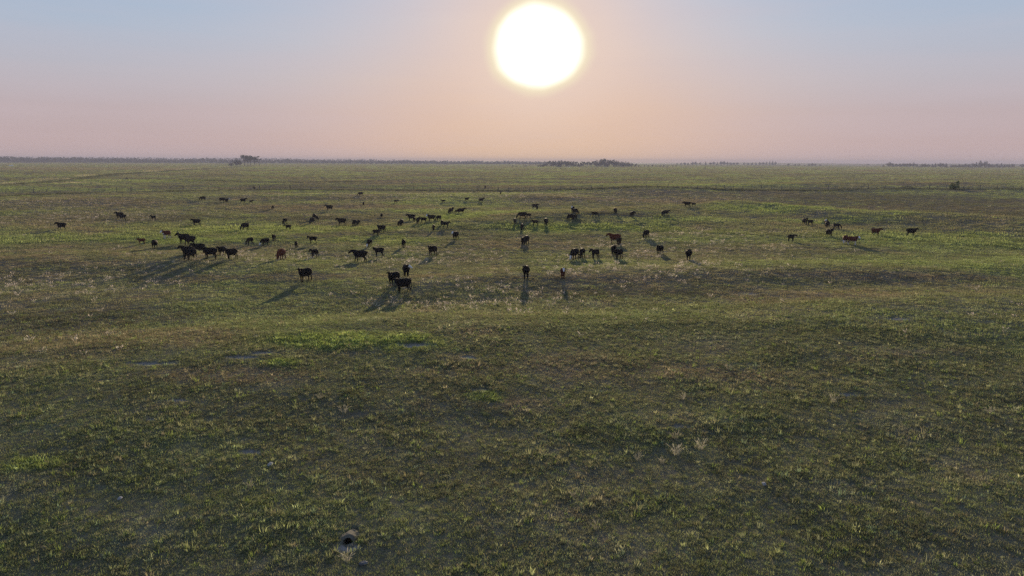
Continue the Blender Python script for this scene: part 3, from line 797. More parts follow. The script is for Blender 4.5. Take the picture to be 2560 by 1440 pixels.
# photo x, photo y of the feet, cow or calf, heading (0 right, 90 away, 180 left, 270 to the camera), pose, coat, size, label
CATTLE = [
 (155, 575, 0, 182, 'walk', 'black', 1.0, 'black cow standing alone side-on with tail out, leftmost of the whole herd'),
 (300, 546, 0, 182, 'up', 'black', 1.0, 'black cow facing left, partly hidden behind a black calf, near the left edge'),
 (307, 552, 1, 185, 'up', 'black', 1.35, 'black half-grown calf standing close in front of a black cow near the left edge'),
 (384, 551, 1, 183, 'up', 'black', 1.0, 'small black calf facing left alone, right of the far-left cow and calf'),
 (417, 596, 0, 232, 'tr', 'hereford', .95, 'red and white cow with white face, behind the tight black group at left'),
 (355, 612, 1, 190, 'tl', 'red', 1.0, 'dark red calf at the left, beside a black cow facing the camera'),
 (387, 622, 0, 283, 'tl', 'black', .95, 'black cow facing the camera just right of the dark red calf'),
 (461, 609, 0, 180, 'up', 'black', 1.12, 'black cow facing left, farther of two overlapping at the top of the left group'),
 (475, 614, 0, 182, 'walk', 'black', 1.1, 'large black cow overlapping another in front, at the top of the left group'),
 (497, 634, 0, 205, 'tl', 'black', 1.0, 'black cow standing in the middle of the left group, behind the side-on cow'),
 (470, 642, 0, 184, 'tl', 'black', 1.0, 'black cow half hidden behind another at the left end of the left group'),
 (479, 649, 0, 240, 'graze', 'black', .98, 'black cow turned to the camera, frontmost at the left end of the left group'),
 (527, 648, 0, 180, 'tl', 'black', 1.08, 'black cow seen full side-on facing left at the front of the left group'),
 (555, 638, 0, 243, 'tr', 'black', .86, 'young black cow standing between two black cows at the front of the left group'),
 (580, 648, 0, 215, 'tr', 'black', 1.0, 'black cow at the right end of the tight left group, turned slightly to the camera'),
 (508, 502, 0, 178, 'graze', 'black', 1.0, 'black cow grazing, leftmost of the far row below the fence'),
 (556, 506, 0, 2, 'graze', 'black', 1.05, 'black cow grazing beside a white-faced cow in the far row below the fence'),
 (567, 507, 0, 320, 'tl', 'baldy', .95, 'black cow with white face looking round from behind a grazing cow, far row'),
 (608, 508, 0, 2, 'up', 'black', 1.05, 'black cow side-on facing right towards a small calf in the far row'),
 (628, 509, 1, 3, 'up', 'black', 1.0, 'small black calf just in front of a cow in the far row below the fence'),
 (682, 523, 1, 120, 'graze', 'black', 1.0, 'small black calf alone with head down, right of the far row'),
 (492, 564, 0, 200, 'tl', 'black', .95, 'lone black cow facing left midway between the far row and the left group'),
 (614, 575, 0, 214, 'graze', 'black', .98, 'lone black cow with head lowered on the green strip right of the left group'),
 (636, 474, 0, 265, 'up', 'brown', 1.0, 'dark brown cow at the fence line, alone above the far row'),
 (713, 560, 1, 250, 'graze', 'black', 1.2, 'black calf, upper of two calves standing one above the other left of centre'),
 (721, 576, 1, 190, 'up', 'black', 1.05, 'black calf, lower of two calves standing one above the other left of centre'),
 (786, 549, 0, 268, 'graze', 'black', .95, 'black cow behind two others in a knot of three left of centre'),
 (793, 551, 1, 300, 'graze', 'black', 1.0, 'black calf at the right of a knot of three left of centre'),
 (781, 559, 0, 250, 'graze', 'black', .9, 'black cow frontmost in a knot of three left of centre'),
 (626, 612, 1, 225, 'graze', 'black', 1.15, 'black calf with head down, left of two grazing right of the left group'),
 (664, 614, 0, 205, 'graze', 'baldy', .85, 'black young cow grazing with white muzzle, right of the left group'),
 (685, 602, 1, 262, 'tl', 'black', 1.0, 'small black calf facing the camera above the bright red cow'),
 (741, 620, 1, 288, 'up', 'black', 1.0, 'small black calf facing the camera upright, right of the bright red cow'),
 (783, 610, 1, 192, 'tl', 'black', 1.2, 'black calf side-on with head turned, above and right of the bright red cow'),
 (704, 649, 0, 262, 'graze', 'red', 1.05, 'bright red cow grazing head-on with sunlit back, left of centre'),
 (787, 645, 1, 228, 'tr', 'black', 1.2, 'black calf standing right of the bright red cow'),
 (902, 490, 0, 182, 'graze', 'black', 1.0, 'black cow grazing alone in the pale grass just below the fence'),
 (909, 514, 1, 92, 'up', 'black', 1.0, 'tiny black calf seen from behind below the cow near the fence'),
 (990, 509, 1, 8, 'up', 'brown', 1.1, 'dark brown calf side-on facing right, alone in the far centre-left'),
 (824, 527, 0, 181, 'up', 'black', 1.05, 'black cow side-on facing left, alone in the far centre-left'),
 (855, 564, 0, 183, 'tl', 'black', 1.08, 'black cow side-on facing left beside a cow and calf pair, centre-left'),
 (887, 565, 0, 255, 'graze', 'black', .95, 'black cow turned to the camera with a calf tucked behind, centre-left'),
 (897, 562, 1, 250, 'graze', 'black', 1.0, 'black calf half hidden behind a cow turned to the camera, centre-left'),
 (954, 544, 1, 110, 'graze', 'black', 1.0, 'tiny black calf seen from behind, left of the central cluster'),
 (954, 582, 0, 196, 'tl', 'black', 1.0, 'black cow standing just behind a small calf, below and left of the central cluster'),
 (940, 590, 1, 20, 'walk', 'black', 1.1, 'black calf walking right in front of a cow, below the central cluster'),
 (924, 617, 1, 243, 'graze', 'baldy', 1.15, 'black calf with white blaze grazing, alone left of centre'),
 (1009, 619, 1, 262, 'tl', 'black', 1.2, 'black calf facing the camera alone at centre-left with a long shadow'),
 (901, 655, 0, 180, 'walk', 'black', 1.12, 'large black cow striding left side-on, biggest animal left of centre'),
 (948, 643, 1, 205, 'tl', 'black', 1.3, 'black calf just right of the large cow striding left'),
 (1082, 639, 0, 205, 'tl', 'black', 1.0, 'black cow alone in pale seed grass at centre, turned half to the camera'),
 (1004, 565, 0, 268, 'graze', 'black', .98, 'black cow facing the camera beside a calf at the left of the central cluster'),
 (998, 566, 1, 262, 'graze', 'black', 1.1, 'black calf pressed against a cow at the left of the central cluster'),
 (1029, 552, 0, 182, 'tl', 'black', 1.02, 'black cow side-on facing left at the top of the central cluster'),
 (1036, 554, 1, 265, 'graze', 'brown', .95, 'dark brown calf standing at the flank of the topmost central cow'),
 (1045, 560, 0, 282, 'tl', 'black', .95, 'black cow facing the camera in the middle of the central cluster'),
 (1059, 559, 1, 182, 'up', 'black', 1.25, 'black calf side-on facing left in the middle of the central cluster'),
 (1079, 554, 0, 183, 'tl', 'baldy', 1.02, 'black cow with white face turned to the camera, right of the central cluster'),
 (1097, 553, 1, 195, 'graze', 'black', 1.2, 'black calf grazing behind the white-faced cow of the central cluster'),
 (1105, 564, 1, 268, 'graze', 'black', 1.05, 'black calf head-on, left of two at the right end of the central cluster'),
 (1115, 570, 1, 342, 'up', 'black', 1.15, 'black calf facing right, right of two at the right end of the central cluster'),
 (1084, 576, 1, 270, 'graze', 'brown', 1.05, 'dark brown calf head-on below the central cluster'),
 (1139, 599, 0, 232, 'tr', 'baldy', 1.0, 'black cow with broad white face standing alone below the central cluster'),
 (1128, 534, 0, 62, 'up', 'brown', .98, 'dark brown cow with a calf at its left, upper centre'),
 (1123, 535, 1, 250, 'graze', 'brown', 1.0, 'dark calf at the left side of a dark brown cow, upper centre'),
 (1153, 535, 0, 2, 'up', 'brown', 1.0, 'dark brown cow side-on facing right with a grazing calf behind, upper centre'),
 (1143, 535, 1, 175, 'graze', 'brown', 1.0, 'dark calf grazing at the tail of a brown cow, upper centre'),
 (1108, 508, 1, 180, 'up', 'brown', 1.05, 'small dark calf facing left alone, far centre'),
 (1167, 503, 0, 18, 'up', 'brown', .82, 'young dark cow facing right, left of two in the far centre'),
 (1203, 506, 0, 8, 'up', 'brown', .95, 'dark cow facing right, right of two in the far centre'),
 (1213, 471, 0, 268, 'graze', 'brown', 1.0, 'dark brown cow beyond the fence, alone above the far centre'),
 (1251, 486, 1, 268, 'graze', 'black', 1.0, 'tiny black calf at the foot of the fence, far centre'),
 (1287, 560, 1, 268, 'graze', 'brown', 1.1, 'small brown calf head-on left of the cow and calf right of centre'),
 (1306, 547, 0, 183, 'graze', 'black', 1.02, 'black cow side-on facing left with a calf at its tail, right of centre'),
 (1321, 546, 1, 188, 'tl', 'black', 1.05, 'black calf at the tail of a side-on cow, right of centre'),
 (1337, 522, 0, 8, 'tr', 'black', .98, 'dark cow with head raised to the right, upper centre-right'),
 (1343, 523, 1, 275, 'graze', 'black', .95, 'dark calf in front of a raised-head cow, upper centre-right'),
 (1338, 565, 1, 186, 'tl', 'black', 1.15, 'black calf side-on, left of the stout cow facing the camera'),
 (1365, 564, 0, 272, 'graze', 'black', 1.05, 'stout black cow square to the camera, right of a side-on calf'),
 (1305, 575, 1, 250, 'graze', 'black', 1.15, 'black calf alone, below the cow and calf right of centre'),
 (1316, 611, 0, 250, 'graze', 'black', 1.02, 'black cow with a calf against its left flank and a dark shadow below'),
 (1307, 610, 1, 262, 'graze', 'black', 1.1, 'black calf against the left flank of a cow, centre-right'),
 (1432, 531, 0, 250, 'tr', 'baldy', .95, 'white-faced black cow, farther of two standing close, upper right of centre'),
 (1438, 536, 0, 300, 'graze', 'black', .92, 'black cow grazing in front of a white-faced cow, upper right of centre'),
 (1426, 551, 0, 205, 'graze', 'black', .98, 'black cow grazing with a calf at its right, below the white-faced pair'),
 (1437, 550, 1, 200, 'graze', 'black', 1.05, 'black calf at the right of a grazing cow, below the white-faced pair'),
 (1486, 543, 1, 5, 'graze', 'brown', 1.15, 'brown calf with head down beside a dry bush, upper right of centre'),
 (1538, 534, 0, 270, 'graze', 'black', .92, 'black cow end-on with a sunlit back, alone right of the brown calf'),
 (1580, 544, 0, 282, 'tl', 'black', .92, 'black cow facing the camera by a dark scrape, left of the cow and calf'),
 (1656, 540, 1, 255, 'graze', 'black', 1.1, 'black calf at the left of a cow with head up, by the yellow rise'),
 (1665, 539, 0, 305, 'tl', 'black', .85, 'black cow with head up right of a calf, by the yellow rise'),
 (1718, 518, 0, 176, 'walk', 'black', 1.0, 'black cow facing left ahead of a calf on the far right rise'),
 (1734, 517, 1, 165, 'up', 'black', 1.0, 'small black calf behind a cow on the far right rise'),
 (1537, 609, 0, 180, 'up', 'red', 1.12, 'dark red cow side-on facing left with a small calf at its tail'),
 (1547, 614, 1, 285, 'up', 'brown', 1.15, 'small brown calf at the tail of the dark red cow'),
 (1534, 638, 0, 270, 'up', 'black', 1.0, 'black cow head-on with ears out, below the dark red cow'),
 (1547, 648, 1, 203, 'tl', 'black', 1.35, 'black calf in front of the head-on cow, rightmost of the row in pale grass'),
 (1436, 649, 0, 214, 'graze', 'baldy', 1.08, 'black cow with spotted white face, leftmost of the row in pale grass'),
 (1455, 645, 1, 228, 'graze', 'black', 1.3, 'black calf just right of the spotted-face cow'),
 (1488, 647, 1, 186, 'up', 'black', 1.28, 'black calf with stretched hind leg in the middle of the row in pale grass'),
 (1615, 595, 0, 214, 'graze', 'black', 1.0, 'black cow alone with lowered head, right of the dark red cow'),
 (1649, 636, 0, 203, 'tl', 'black', .92, 'black cow standing alone, left of the rightmost front cow'),
 (1721, 651, 0, 255, 'tr', 'black', 1.05, 'black cow walking to the camera, rightmost of the front animals at centre-right'),
 (2011, 562, 0, 275, 'up', 'black', .98, 'black cow head-on, leftmost of the far right group'),
 (2025, 564, 1, 183, 'up', 'black', 1.15, 'black calf side-on just right of the leftmost cow in the far right group'),
 (2065, 564, 0, 262, 'tr', 'baldy', .95, 'white-faced black cow behind another in the far right group'),
 (2068, 570, 0, 215, 'graze', 'black', 1.0, 'black cow in front of the white-faced one in the far right group'),
 (2091, 574, 1, 345, 'graze', 'black', 1.2, 'black calf with head down by a dark scrape in the far right group'),
 (2072, 592, 0, 276, 'up', 'black', .98, 'black cow head-on, lowest black cow of the far right group'),
 (1977, 604, 1, 300, 'tl', 'black', 1.15, 'black calf alone, lower left of the far right group'),
 (2112, 609, 0, 205, 'graze', 'hereford', .98, 'red and white cow overlapping a darker white-faced cow at its right'),
 (2130, 612, 0, 335, 'tr', 'hereford', .98, 'dark red cow with bright white face looking right, front of the right group'),
 (2188, 589, 0, 312, 'tl', 'red', .95, 'reddish cow facing right, alone between the white-faced cow and the far right black cow'),
 (2277, 590, 0, 330, 'tl', 'black', 1.0, 'black cow facing right, rightmost of the whole herd'),
 (764, 704, 0, 217, 'tl', 'black', 1.05, 'black cow with swinging tail and long shadow, front left of the herd'),
 (985, 714, 0, 232, 'tl', 'black', 1.02, 'black cow standing half behind the nearest cow'),
 (1009, 731, 0, 212, 'tl', 'black', 1.0, 'black cow side-on facing left, nearest of the whole herd'),
 (1016, 692, 0, 283, 'tl', 'baldy', 1.0, 'black cow with bright white face above the two nearest cows'),
 (1315, 696, 0, 263, 'up', 'black', 1.0, 'black cow head-on at the front centre with its shadow straight below'),
 (1407, 695, 1, 270, 'up', 'redface', 1.1, 'small red calf with white face standing head-on at the front centre'),
 (318, 449, 0, 300, 'graze', 'black', 1.0, 'tiny dark cow far off on the pasture beyond the fence, near the left track'),
]
for i_, c in enumerate(CATTLE):               # most of them have turned to look at the camera
    if 'side-on' not in c[7] and 'facing left' not in c[7] and 'striding' not in c[7] and 184 < c[3] < 262:
        c = list(c); c[3] += .40 * (264 - c[3]); c[4] = 'up' if c[4] == 'tr' else c[4]; CATTLE[i_] = tuple(c)
AP = ground_pt([c[0] for c in CATTLE], [c[1] for c in CATTLE])
COW_S, CALF_S = 0.98, 0.72
for (px, py, calf, hdg, pose, coat, size, label), p in zip(CATTLE, AP):
    me = ANIMAL[(bool(calf), pose)]
    s = (CALF_S if calf else COW_S) * size
    o = link('calf' if calf else 'cow', me, None, (p[0], p[1], p[2] - .01), math.radians(hdg + random.uniform(-3, 3)), s)
    o.material_slots[0].link = 'OBJECT'; o.material_slots[0].material = COATS[coat]
    tag(o, label, 'calf' if calf else 'cow', 'calves of the herd' if calf else 'cows of the herd')
# dots of cattle far out on the plain
FARC = [(1388, 423), (1402, 422), (1463, 421), (1482, 420), (1495, 420), (1505, 421), (1517, 422), (1523, 421), (1533, 420), (1624, 424), (1636, 421), (1745, 424), (1938, 425), (2015, 425), (2039, 425), (2162, 426), (1675, 425)]
FP = ground_pt([c[0] for c in FARC], [c[1] for c in FARC])
for i, p in enumerate(FP):
    o = link('cow', ANIMAL[(False, POSES[i % 5])], None, p, rng.uniform(0, 6.28), 1.05)
    o.material_slots[0].link = 'OBJECT'; o.material_slots[0].material = COATS['black']
    tag(o, 'tiny dark speck of a cow far out on the hazy plain below the horizon trees', 'cow', 'cattle specks far out on the plain')

# ----------------------------------------------------------------- trees
def leaf_quads(centres, radii, n, size, seed, squash=.75):
    r_ = np.random.default_rng(seed)
    w_ = np.array([r ** 2 for r in radii]); w_ = w_ / w_.sum()
    idx = r_.choice(len(centres), n, p=w_)
    C = np.array(centres)[idx]; R = np.array(radii)[idx]
    d = r_.normal(size=(n, 3)); d /= np.linalg.norm(d, axis=1, keepdims=True)
    rad = R * r_.uniform(.45, 1.05, n) ** .6
    P = C + d * rad[:, None] * np.array([1, 1, squash])
    a = r_.normal(size=(n, 3)); a /= np.linalg.norm(a, axis=1, keepdims=True)
    b = np.cross(a, r_.normal(size=(n, 3))); b /= np.linalg.norm(b, axis=1, keepdims=True)
    s = size * r_.uniform(.6, 1.35, n)[:, None]
    return np.stack([P - a * s * .5 , P + b * s * .38, P + a * s * .5, P - b * s * .38], 1)

def tree_proto(kind, seed):
    """returns (trunk mesh, crown mesh) of a tree one unit high = 12 m"""
    rr = random.Random(seed)
    mb = MB(); cs = []; rs = []
    if kind == 'cottonwood':
        H = 12.0; fork = rr.uniform(2.4, 3.6)
        lean = rr.uniform(-.5, .5)
        mb.tube([(0, 0, -.3), (lean * .3, .1, fork * .5), (lean * .6, 0, fork)], [.42, .33, .30], 8)
        for k in range(6):
            a = k * 1.047 + rr.uniform(-.4, .4); q = rr.uniform(1.6, 3.6); zt = rr.uniform(6.5, 10.8)
            e = (lean + math.cos(a) * q, math.sin(a) * q, zt)
            mid_ = (lean * .8 + math.cos(a) * q * .45, math.sin(a) * q * .45, fork + (zt - fork) * .5)
            mb.tube([(lean * .6, 0, fork - .3), mid_, e], [.22, .15, .07], 6)
            for c_ in range(3):
                cs.append((e[0] + rr.uniform(-1.1, 1.1), e[1] + rr.uniform(-1.1, 1.1), min(e[2] + rr.uniform(-1.4, 1.1), 11.2))); rs.append(rr.uniform(.9, 1.7))
            cs.append(mid_); rs.append(rr.uniform(.7, 1.2))
        V = leaf_quads(cs, rs, 1300, .62, seed); mat = M_COT
    elif kind == 'shrubby':
        H = 12.0
        for k in range(7):
            a = k * .9 + rr.uniform(-.3, .3); q = rr.uniform(1.5, 4.2); zt = rr.uniform(5, 10.5) * (1.0 - .09 * q)
            e = (math.cos(a) * q, math.sin(a) * q, zt)
            mb.tube([(math.cos(a) * .3, math.sin(a) * .3, -.3), (e[0] * .5, e[1] * .5, zt * .45), e], [.3, .2, .07], 6)
            for c_ in range(3):
                cs.append((e[0] + rr.uniform(-1, 1), e[1] + rr.uniform(-1, 1), e[2] + rr.uniform(-2.8, .9))); rs.append(rr.uniform(1.2, 2.1))
        cs.append((0, 0, 7.5)); rs.append(2.4); cs.append((0, 0, 9.8)); rs.append(1.6)
        V = leaf_quads(cs, rs, 1300, .7, seed); mat = M_CED
    elif kind == 'cedar':
        mb.tube([(0, 0, -.3), (0, 0, 5), (.1, 0, 11)], [.35, .22, .05], 7)
        for k in range(13):
            z = 1.4 + k * .80; q = (1 - (z / 12.3) ** 1.5) * 3.0 + .3
            for j in range(3):
                a = rr.uniform(0, 6.28); d = q * rr.uniform(.25, .75)
                cs.append((math.cos(a) * d, math.sin(a) * d, z + rr.uniform(-.5, .5))); rs.append(q * rr.uniform(.38, .6) + .25)
                mb.tube([(0, 0, z - .2), (math.cos(a) * d, math.sin(a) * d, z)], [.07, .03], 5)
        V = leaf_quads(cs, rs, 1300, .6, seed); mat = M_CED
    else:                                    # slender, broken-topped
        mb.tube([(0, 0, -.3), (.15, 0, 3.2), (-.1, 0, 6.0), (.5, 0, 9.5)], [.32, .24, .17, .06], 7)
        for e, f0 in (((2.6, .6, 7.4), 4.2), ((1.4, -.8, 10.2), 6.2), ((-1.5, .5, 8.2), 5.2), ((3.2, -.3, 5.8), 3.8)):
            mb.tube([(0, 0, f0), ((e[0]) * .55, e[1] * .55, (f0 + e[2]) * .5), e], [.14, .09, .04], 6)
            for c_ in range(3):
                cs.append((e[0] + rr.uniform(-.8, .8), e[1] + rr.uniform(-.8, .8), e[2] + rr.uniform(-.7, .8))); rs.append(rr.uniform(.6, 1.15))
        cs.append((.5, 0, 11.0)); rs.append(.9)
        V = leaf_quads(cs, rs, 620, .55, seed); mat = M_COT
    return mb.mesh('trunk', M_BARK), quads_mesh('crown', V, mat)

TP = {k: [tree_proto(k, 100 + i * 7 + len(k)) for i in range(n)] for k, n in (('cottonwood', 4), ('shrubby', 4), ('cedar', 3), ('slender', 2))}

def plant_tree(kind, px, py, hpx, label, group, wide=1.0, name='tree', cat='tree', dist=None):
    p = TREEPOS.pop(0)
    d = math.hypot(p[0], p[1])
    h = min(hpx * 1.15, hpx + 2.0) / F_PX * math.hypot(d, CAM_H)
    tr, cr = random.choice(TP[kind])
    s = h / 11.8
    e = link(name, None, None, (p[0], p[1], p[2] - .1), random.uniform(0, 6.28), (s * wide, s * wide, s))
    link('trunk', tr, e); link('crown', cr, e)
    return tag(e, label, cat, group)

TL = []
L_GROVE = 'trees of the lone grove on the left plain'
for kind, px, py, hp, wd, lb in [('shrubby', 578, 415, 8, 1.6, 'low dark shrub at the left end of the lone grove'), ('shrubby', 591, 415, 18, 1.0, 'rounded tree at the left of the lone grove, a gap before the tall trees'),
                             ('shrubby', 600, 415, 12, 1.0, 'lower tree filling the gap in the middle of the lone grove'), ('cottonwood', 612, 415, 26, .85, 'tallest tree in the lone grove with a spiky top'),
                             ('cottonwood', 620, 415, 22, .8, 'tall broad tree just right of the tallest in the lone grove'), ('cottonwood', 627, 415, 23, .8, 'tall tree on bare trunks, second from the right in the grove block'),
                             ('cottonwood', 636, 415, 22, .8, 'tall tree on bare trunks at the right of the lone grove block'), ('slender', 649, 415, 21, 1.0, 'slender open-crowned tree standing apart right of the lone grove')]:
    TL.append((kind, px, py, hp, lb, L_GROVE, wd))
r5 = random.Random(5)
LW = 'hazy tree in the dense dark wood on the horizon below the sun'
prof = [(1345, 5), (1360, 9), (1380, 13), (1402, 15), (1425, 14), (1450, 11), (1470, 10), (1490, 17), (1510, 18), (1535, 16), (1560, 13), (1580, 10), (1600, 4)]
for i in range(46):
    px = 1345 + i * 5.6 + r5.uniform(-2, 2)
    hp = np.interp(px, [a for a, b in prof], [b for a, b in prof]) * r5.uniform(.82, 1.08)
    TL.append((r5.choice(['shrubby', 'cottonwood', 'shrubby']), px, 417.5 + r5.uniform(-1.2, .6), hp, LW, 'trees of the dense wood below the sun', 1.0))
for px, hp in [(1611, 4), (1621, 4), (1631, 5), (1640, 4), (1651, 4), (1659, 5), (1669, 4), (1682, 4), (1690, 4), (1310, 4), (1315, 4), (1282, 4), (1290, 3)]:
    TL.append(('shrubby', px, 417, hp, 'small round tree in the loose line beside the dense wood', 'small trees beside the dense wood', 1.1))
for px, hp in [(1693, 5), (1703, 6), (1712, 7), (1720, 6), (1731, 8), (1739, 8), (1750, 7), (1764, 8), (1776, 7), (1784, 8), (1793, 7), (1802, 9), (1810, 9), (1818, 7), (1826, 7), (1834, 6), (1843, 7), (1860, 7), (1870, 6), (1880, 6), (1890, 6), (1899, 7), (1908, 7), (1916, 8), (1924, 9), (1931, 9), (1938, 8)]:
    TL.append((r5.choice(['cedar', 'shrubby', 'shrubby']), px, 412.8, hp, 'small dark tree in the broken row on the skyline right of the wood', 'trees of the skyline row right of the wood', r5.uniform(.9, 1.3)))
for px, hp in [(1971, 6), (1987, 5), (1997, 5), (2012, 3), (2022, 6), (2030, 7), (2038, 5), (2050, 4)]:
    TL.append(('shrubby', px, 415, hp, 'round dark tree in the sparse cluster between the two skyline rows', 'sparse trees between the skyline rows', 1.2))
TL.append(('slender', 2170, 416.5, 6, 'wind-bent small tree standing apart left of the right-hand row', None, 1.4))
for px, hp in [(2208, 5), (2223, 10), (2232, 7), (2240, 7), (2250, 7), (2258, 8), (2266, 8), (2274, 8), (2283, 9), (2292, 7)]:
    TL.append((r5.choice(['shrubby', 'shrubby', 'shrubby', 'cedar']), px, 417.5, hp, 'dark tree in the left block of the right-hand skyline row', 'trees of the right-hand row, left block', 1.55))
for px, hp in [(2304, 7), (2312, 8), (2320, 7), (2331, 7), (2338, 8), (2350, 9), (2356, 8), (2365, 8)]:
    TL.append((r5.choice(['shrubby', 'shrubby', 'cedar']), px, 418.4, hp, 'dark tree in the middle block of the right-hand skyline row', 'trees of the right-hand row, middle block', 1.55))
for px, hp in [(2379, 6), (2388, 6), (2397, 7), (2405, 6), (2413, 8), (2422, 7), (2431, 9), (2440, 10), (2450, 13), (2463, 13), (2472, 8), (2481, 7), (2492, 8), (2503, 8), (2511, 7), (2521, 7), (2530, 8), (2556, 7)]:
    TL.append((r5.choice(['shrubby', 'shrubby', 'shrubby', 'cedar']), px, 419, hp, 'dark tree in the long right block of the right-hand skyline row', 'trees of the right-hand row, right block', 1.5))
TL.append(('slender', 1763, 425, 7, 'tiny lone slender tree out on the plain below the skyline row', None, 1.2))
TL.append(('shrubby', 743, 406, 5, 'small dark tree alone before the far left treeline', None, 1.2))
TL.append(('shrubby', 50, 404, 5, 'small shrub before the far treeline at the left edge', None, 1.4))
ORD = 'first second third fourth fifth sixth seventh eighth ninth tenth eleventh twelfth thirteenth fourteenth fifteenth sixteenth seventeenth eighteenth nineteenth twentieth'.split() + ['twenty-' + q for q in 'first second third fourth fifth sixth seventh'.split()]
def order(group, phrase):
    idx = sorted([i for i, t in enumerate(TL) if t[5] == group], key=lambda i: TL[i][1])
    for n_, i in enumerate(idx):
        t = list(TL[i]); t[4] = phrase % (ORD[n_] if n_ < len(idx) - 1 else 'last'); TL[i] = tuple(t)
order('trees of the skyline row right of the wood', '%s tree from the left in the broken skyline row right of the wood')
order('trees of the right-hand row, right block', '%s dark tree from the left in the right-edge block of the right skyline row')
order('trees of the right-hand row, middle block', '%s dark tree from the left in the middle block of the right skyline row')
order('trees of the right-hand row, left block', '%s dark tree from the left in the left block of the right skyline row')
order('sparse trees between the skyline rows', '%s round tree from the left in the sparse cluster between the skyline rows')
order('small trees beside the dense wood', '%s small tree from the left in the loose line beside the dense wood')
TREEPOS = list(ground_pt([t[1] for t in TL], [t[2] for t in TL]))
for t in TL:
    plant_tree(*t)

# woodland far behind, one hazy mass
def far_wood():
    Q = []
    r_ = np.random.default_rng(31)
    top = [(-200, 387), (0, 387), (160, 389), (300, 391), (480, 393), (560, 392), (700, 394), (900, 397), (1100, 400), (1250, 401), (1400, 402)]
    for row, dist in ((0, 2750.0), (1, 3250.0)):
        for px in np.arange(-150, 1420, 3.4):
            pxx = px + r_.uniform(-2, 2)
            d = pix_dirs(pxx, 403.0); hl = math.hypot(d[0], d[1]); t = dist * (1 + .04 * r_.uniform(-1, 1)) / hl
            X, Y = d[0] * t, d[1] * t
            ytop = np.interp(pxx, [a for a, b in top], [b for a, b in top]) + r_.uniform(-.6, .9) + 1.0 + 2.2 * pnoise(np.array([pxx / 26.0]), np.array([row * 3.3]), 9)[0]
            if row == 0: ytop += 3.5 + 4 * pnoise(np.array([pxx / 60.0]), np.array([7.3]), 19)[0]
            dt = pix_dirs(pxx, ytop); ht = CAM_H + dt[2] / math.hypot(dt[0], dt[1]) * math.hypot(X, Y)
            if ht < 3: continue
            ht = min(ht, 21.0)
            cs = [(X + r_.uniform(-7, 7), Y + r_.uniform(-7, 7), ht * q) for q in (.15, .38, .55, .70)]
            Q.append(leaf_quads(cs, [max(3.0, ht * .30)] * 4, 64, 3.3, int(r_.integers(1e9)), .9))
    return np.concatenate(Q)
o = link('far_woodland', quads_mesh('far_woodland', far_wood(), M_FAR))
tag(o, 'long hazy blue treeline along the left and middle horizon', kind='stuff')

# low hills on the right skyline
def hills():
    nx, ny = 160, 8
    v = []; f = []
    for j in range(ny):
        for i in range(nx):
            a = math.radians(-46 + 92 * i / (nx - 1)); d = 3600 + 110 * j
            X, Y = d * math.sin(a), d * math.cos(a)
            n = float(fbm(np.array([a * 9.0]), np.array([1.7]), 77, 3)[0])
            h = (7.5 + 6.0 * n + 3.5 * max(0, math.sin(a + .2))) * math.sin(math.pi * j / (ny - 1)) - .5
            v.append((X, Y, max(h, -.5)))
    for j in range(ny - 1):
        for i in range(nx - 1):
            f.append((j * nx + i, j * nx + i + 1, (j + 1) * nx + i + 1, (j + 1) * nx + i))
    return mesh_from('hills', v, f, mat_plain('hill_grass', (.045, .052, .03), .95, .35, .01), True)
tag(link('hills', hills()), 'low blue hazy hills along the horizon', kind='structure')

# ----------------------------------------------------------------- fence
FPTS = [(-160, 486), (0, 482), (110, 483), (235, 480), (345, 478), (430, 477), (552, 475), (628, 475), (720, 476), (833, 476), (950, 472), (1000, 472), (1066, 475), (1130, 476), (1244, 479), (1350, 477), (1410, 475), (1500, 471), (1600, 472), (1729, 473), (1870, 472), (2008, 476), (2052, 475), (2112, 475), (2200, 472), (2300, 473), (2385, 473), (2470, 472), (2560, 471), (2720, 471)]
_g = ground_pt([p[0] for p in FPTS], [p[1] for p in FPTS]); FX, FY = _g[:, 0], _g[:, 1]
seg = np.concatenate([[0], np.cumsum(np.hypot(np.diff(FX), np.diff(FY)))])
xs = np.linspace(FX[0], FX[-1], 115)
yy = np.interp(xs, FX, FY)
ker = np.ones(7) / 7; ys = np.convolve(np.pad(yy, 3, mode='edge'), ker, mode='valid')
fz = height(xs, ys)
fence = link('wire_fence', None, None, (float(xs[57]), float(ys[57]), float(fz[57])))
tag(fence, 'long wire fence on weathered wooden posts crossing the pasture behind the herd', 'fence')
B0 = Vector((float(xs[57]), float(ys[57]), float(fz[57])))
pm = [MB().tube([(0, 0, -.4), (.01, 0, .6), (0.02 * k, 0, 1.3)], [.085, .08, .072], 7).mesh('post', M_POST) for k in (-1, 1, 2)]
corner = MB().tube([(0, 0, -.4), (0, 0, .8), (.02, 0, 1.75)], [.14, .13, .12], 8).mesh('post', M_POST)
for i in range(len(xs)):
    big = random.random() < .16
    q = link('post', corner if big else random.choice(pm), fence, Vector((xs[i], ys[i] + random.uniform(-.25, .25), fz[i])) - B0)
    q.rotation_euler = (random.uniform(-.07, .07), random.uniform(-.07, .07), random.uniform(0, 6))
    q.scale = (1, 1, random.uniform(.85, 1.12))
for k in range(4):
    pth = []
    for i in range(len(xs) - 1):
        for t_ in (0, .5):
            X = xs[i] * (1 - t_) + xs[i + 1] * t_; Y = ys[i] * (1 - t_) + ys[i + 1] * t_; Z = fz[i] * (1 - t_) + fz[i + 1] * t_
            pth.append(Vector((X, Y - .09, Z + .32 + .27 * k - (.03 if t_ else 0))) - B0)
    link('wire', MB().tube(pth, [.006] * len(pth), 4, flat=(0, 0, 1), cap=False).mesh('wire', M_WIRE), fence)

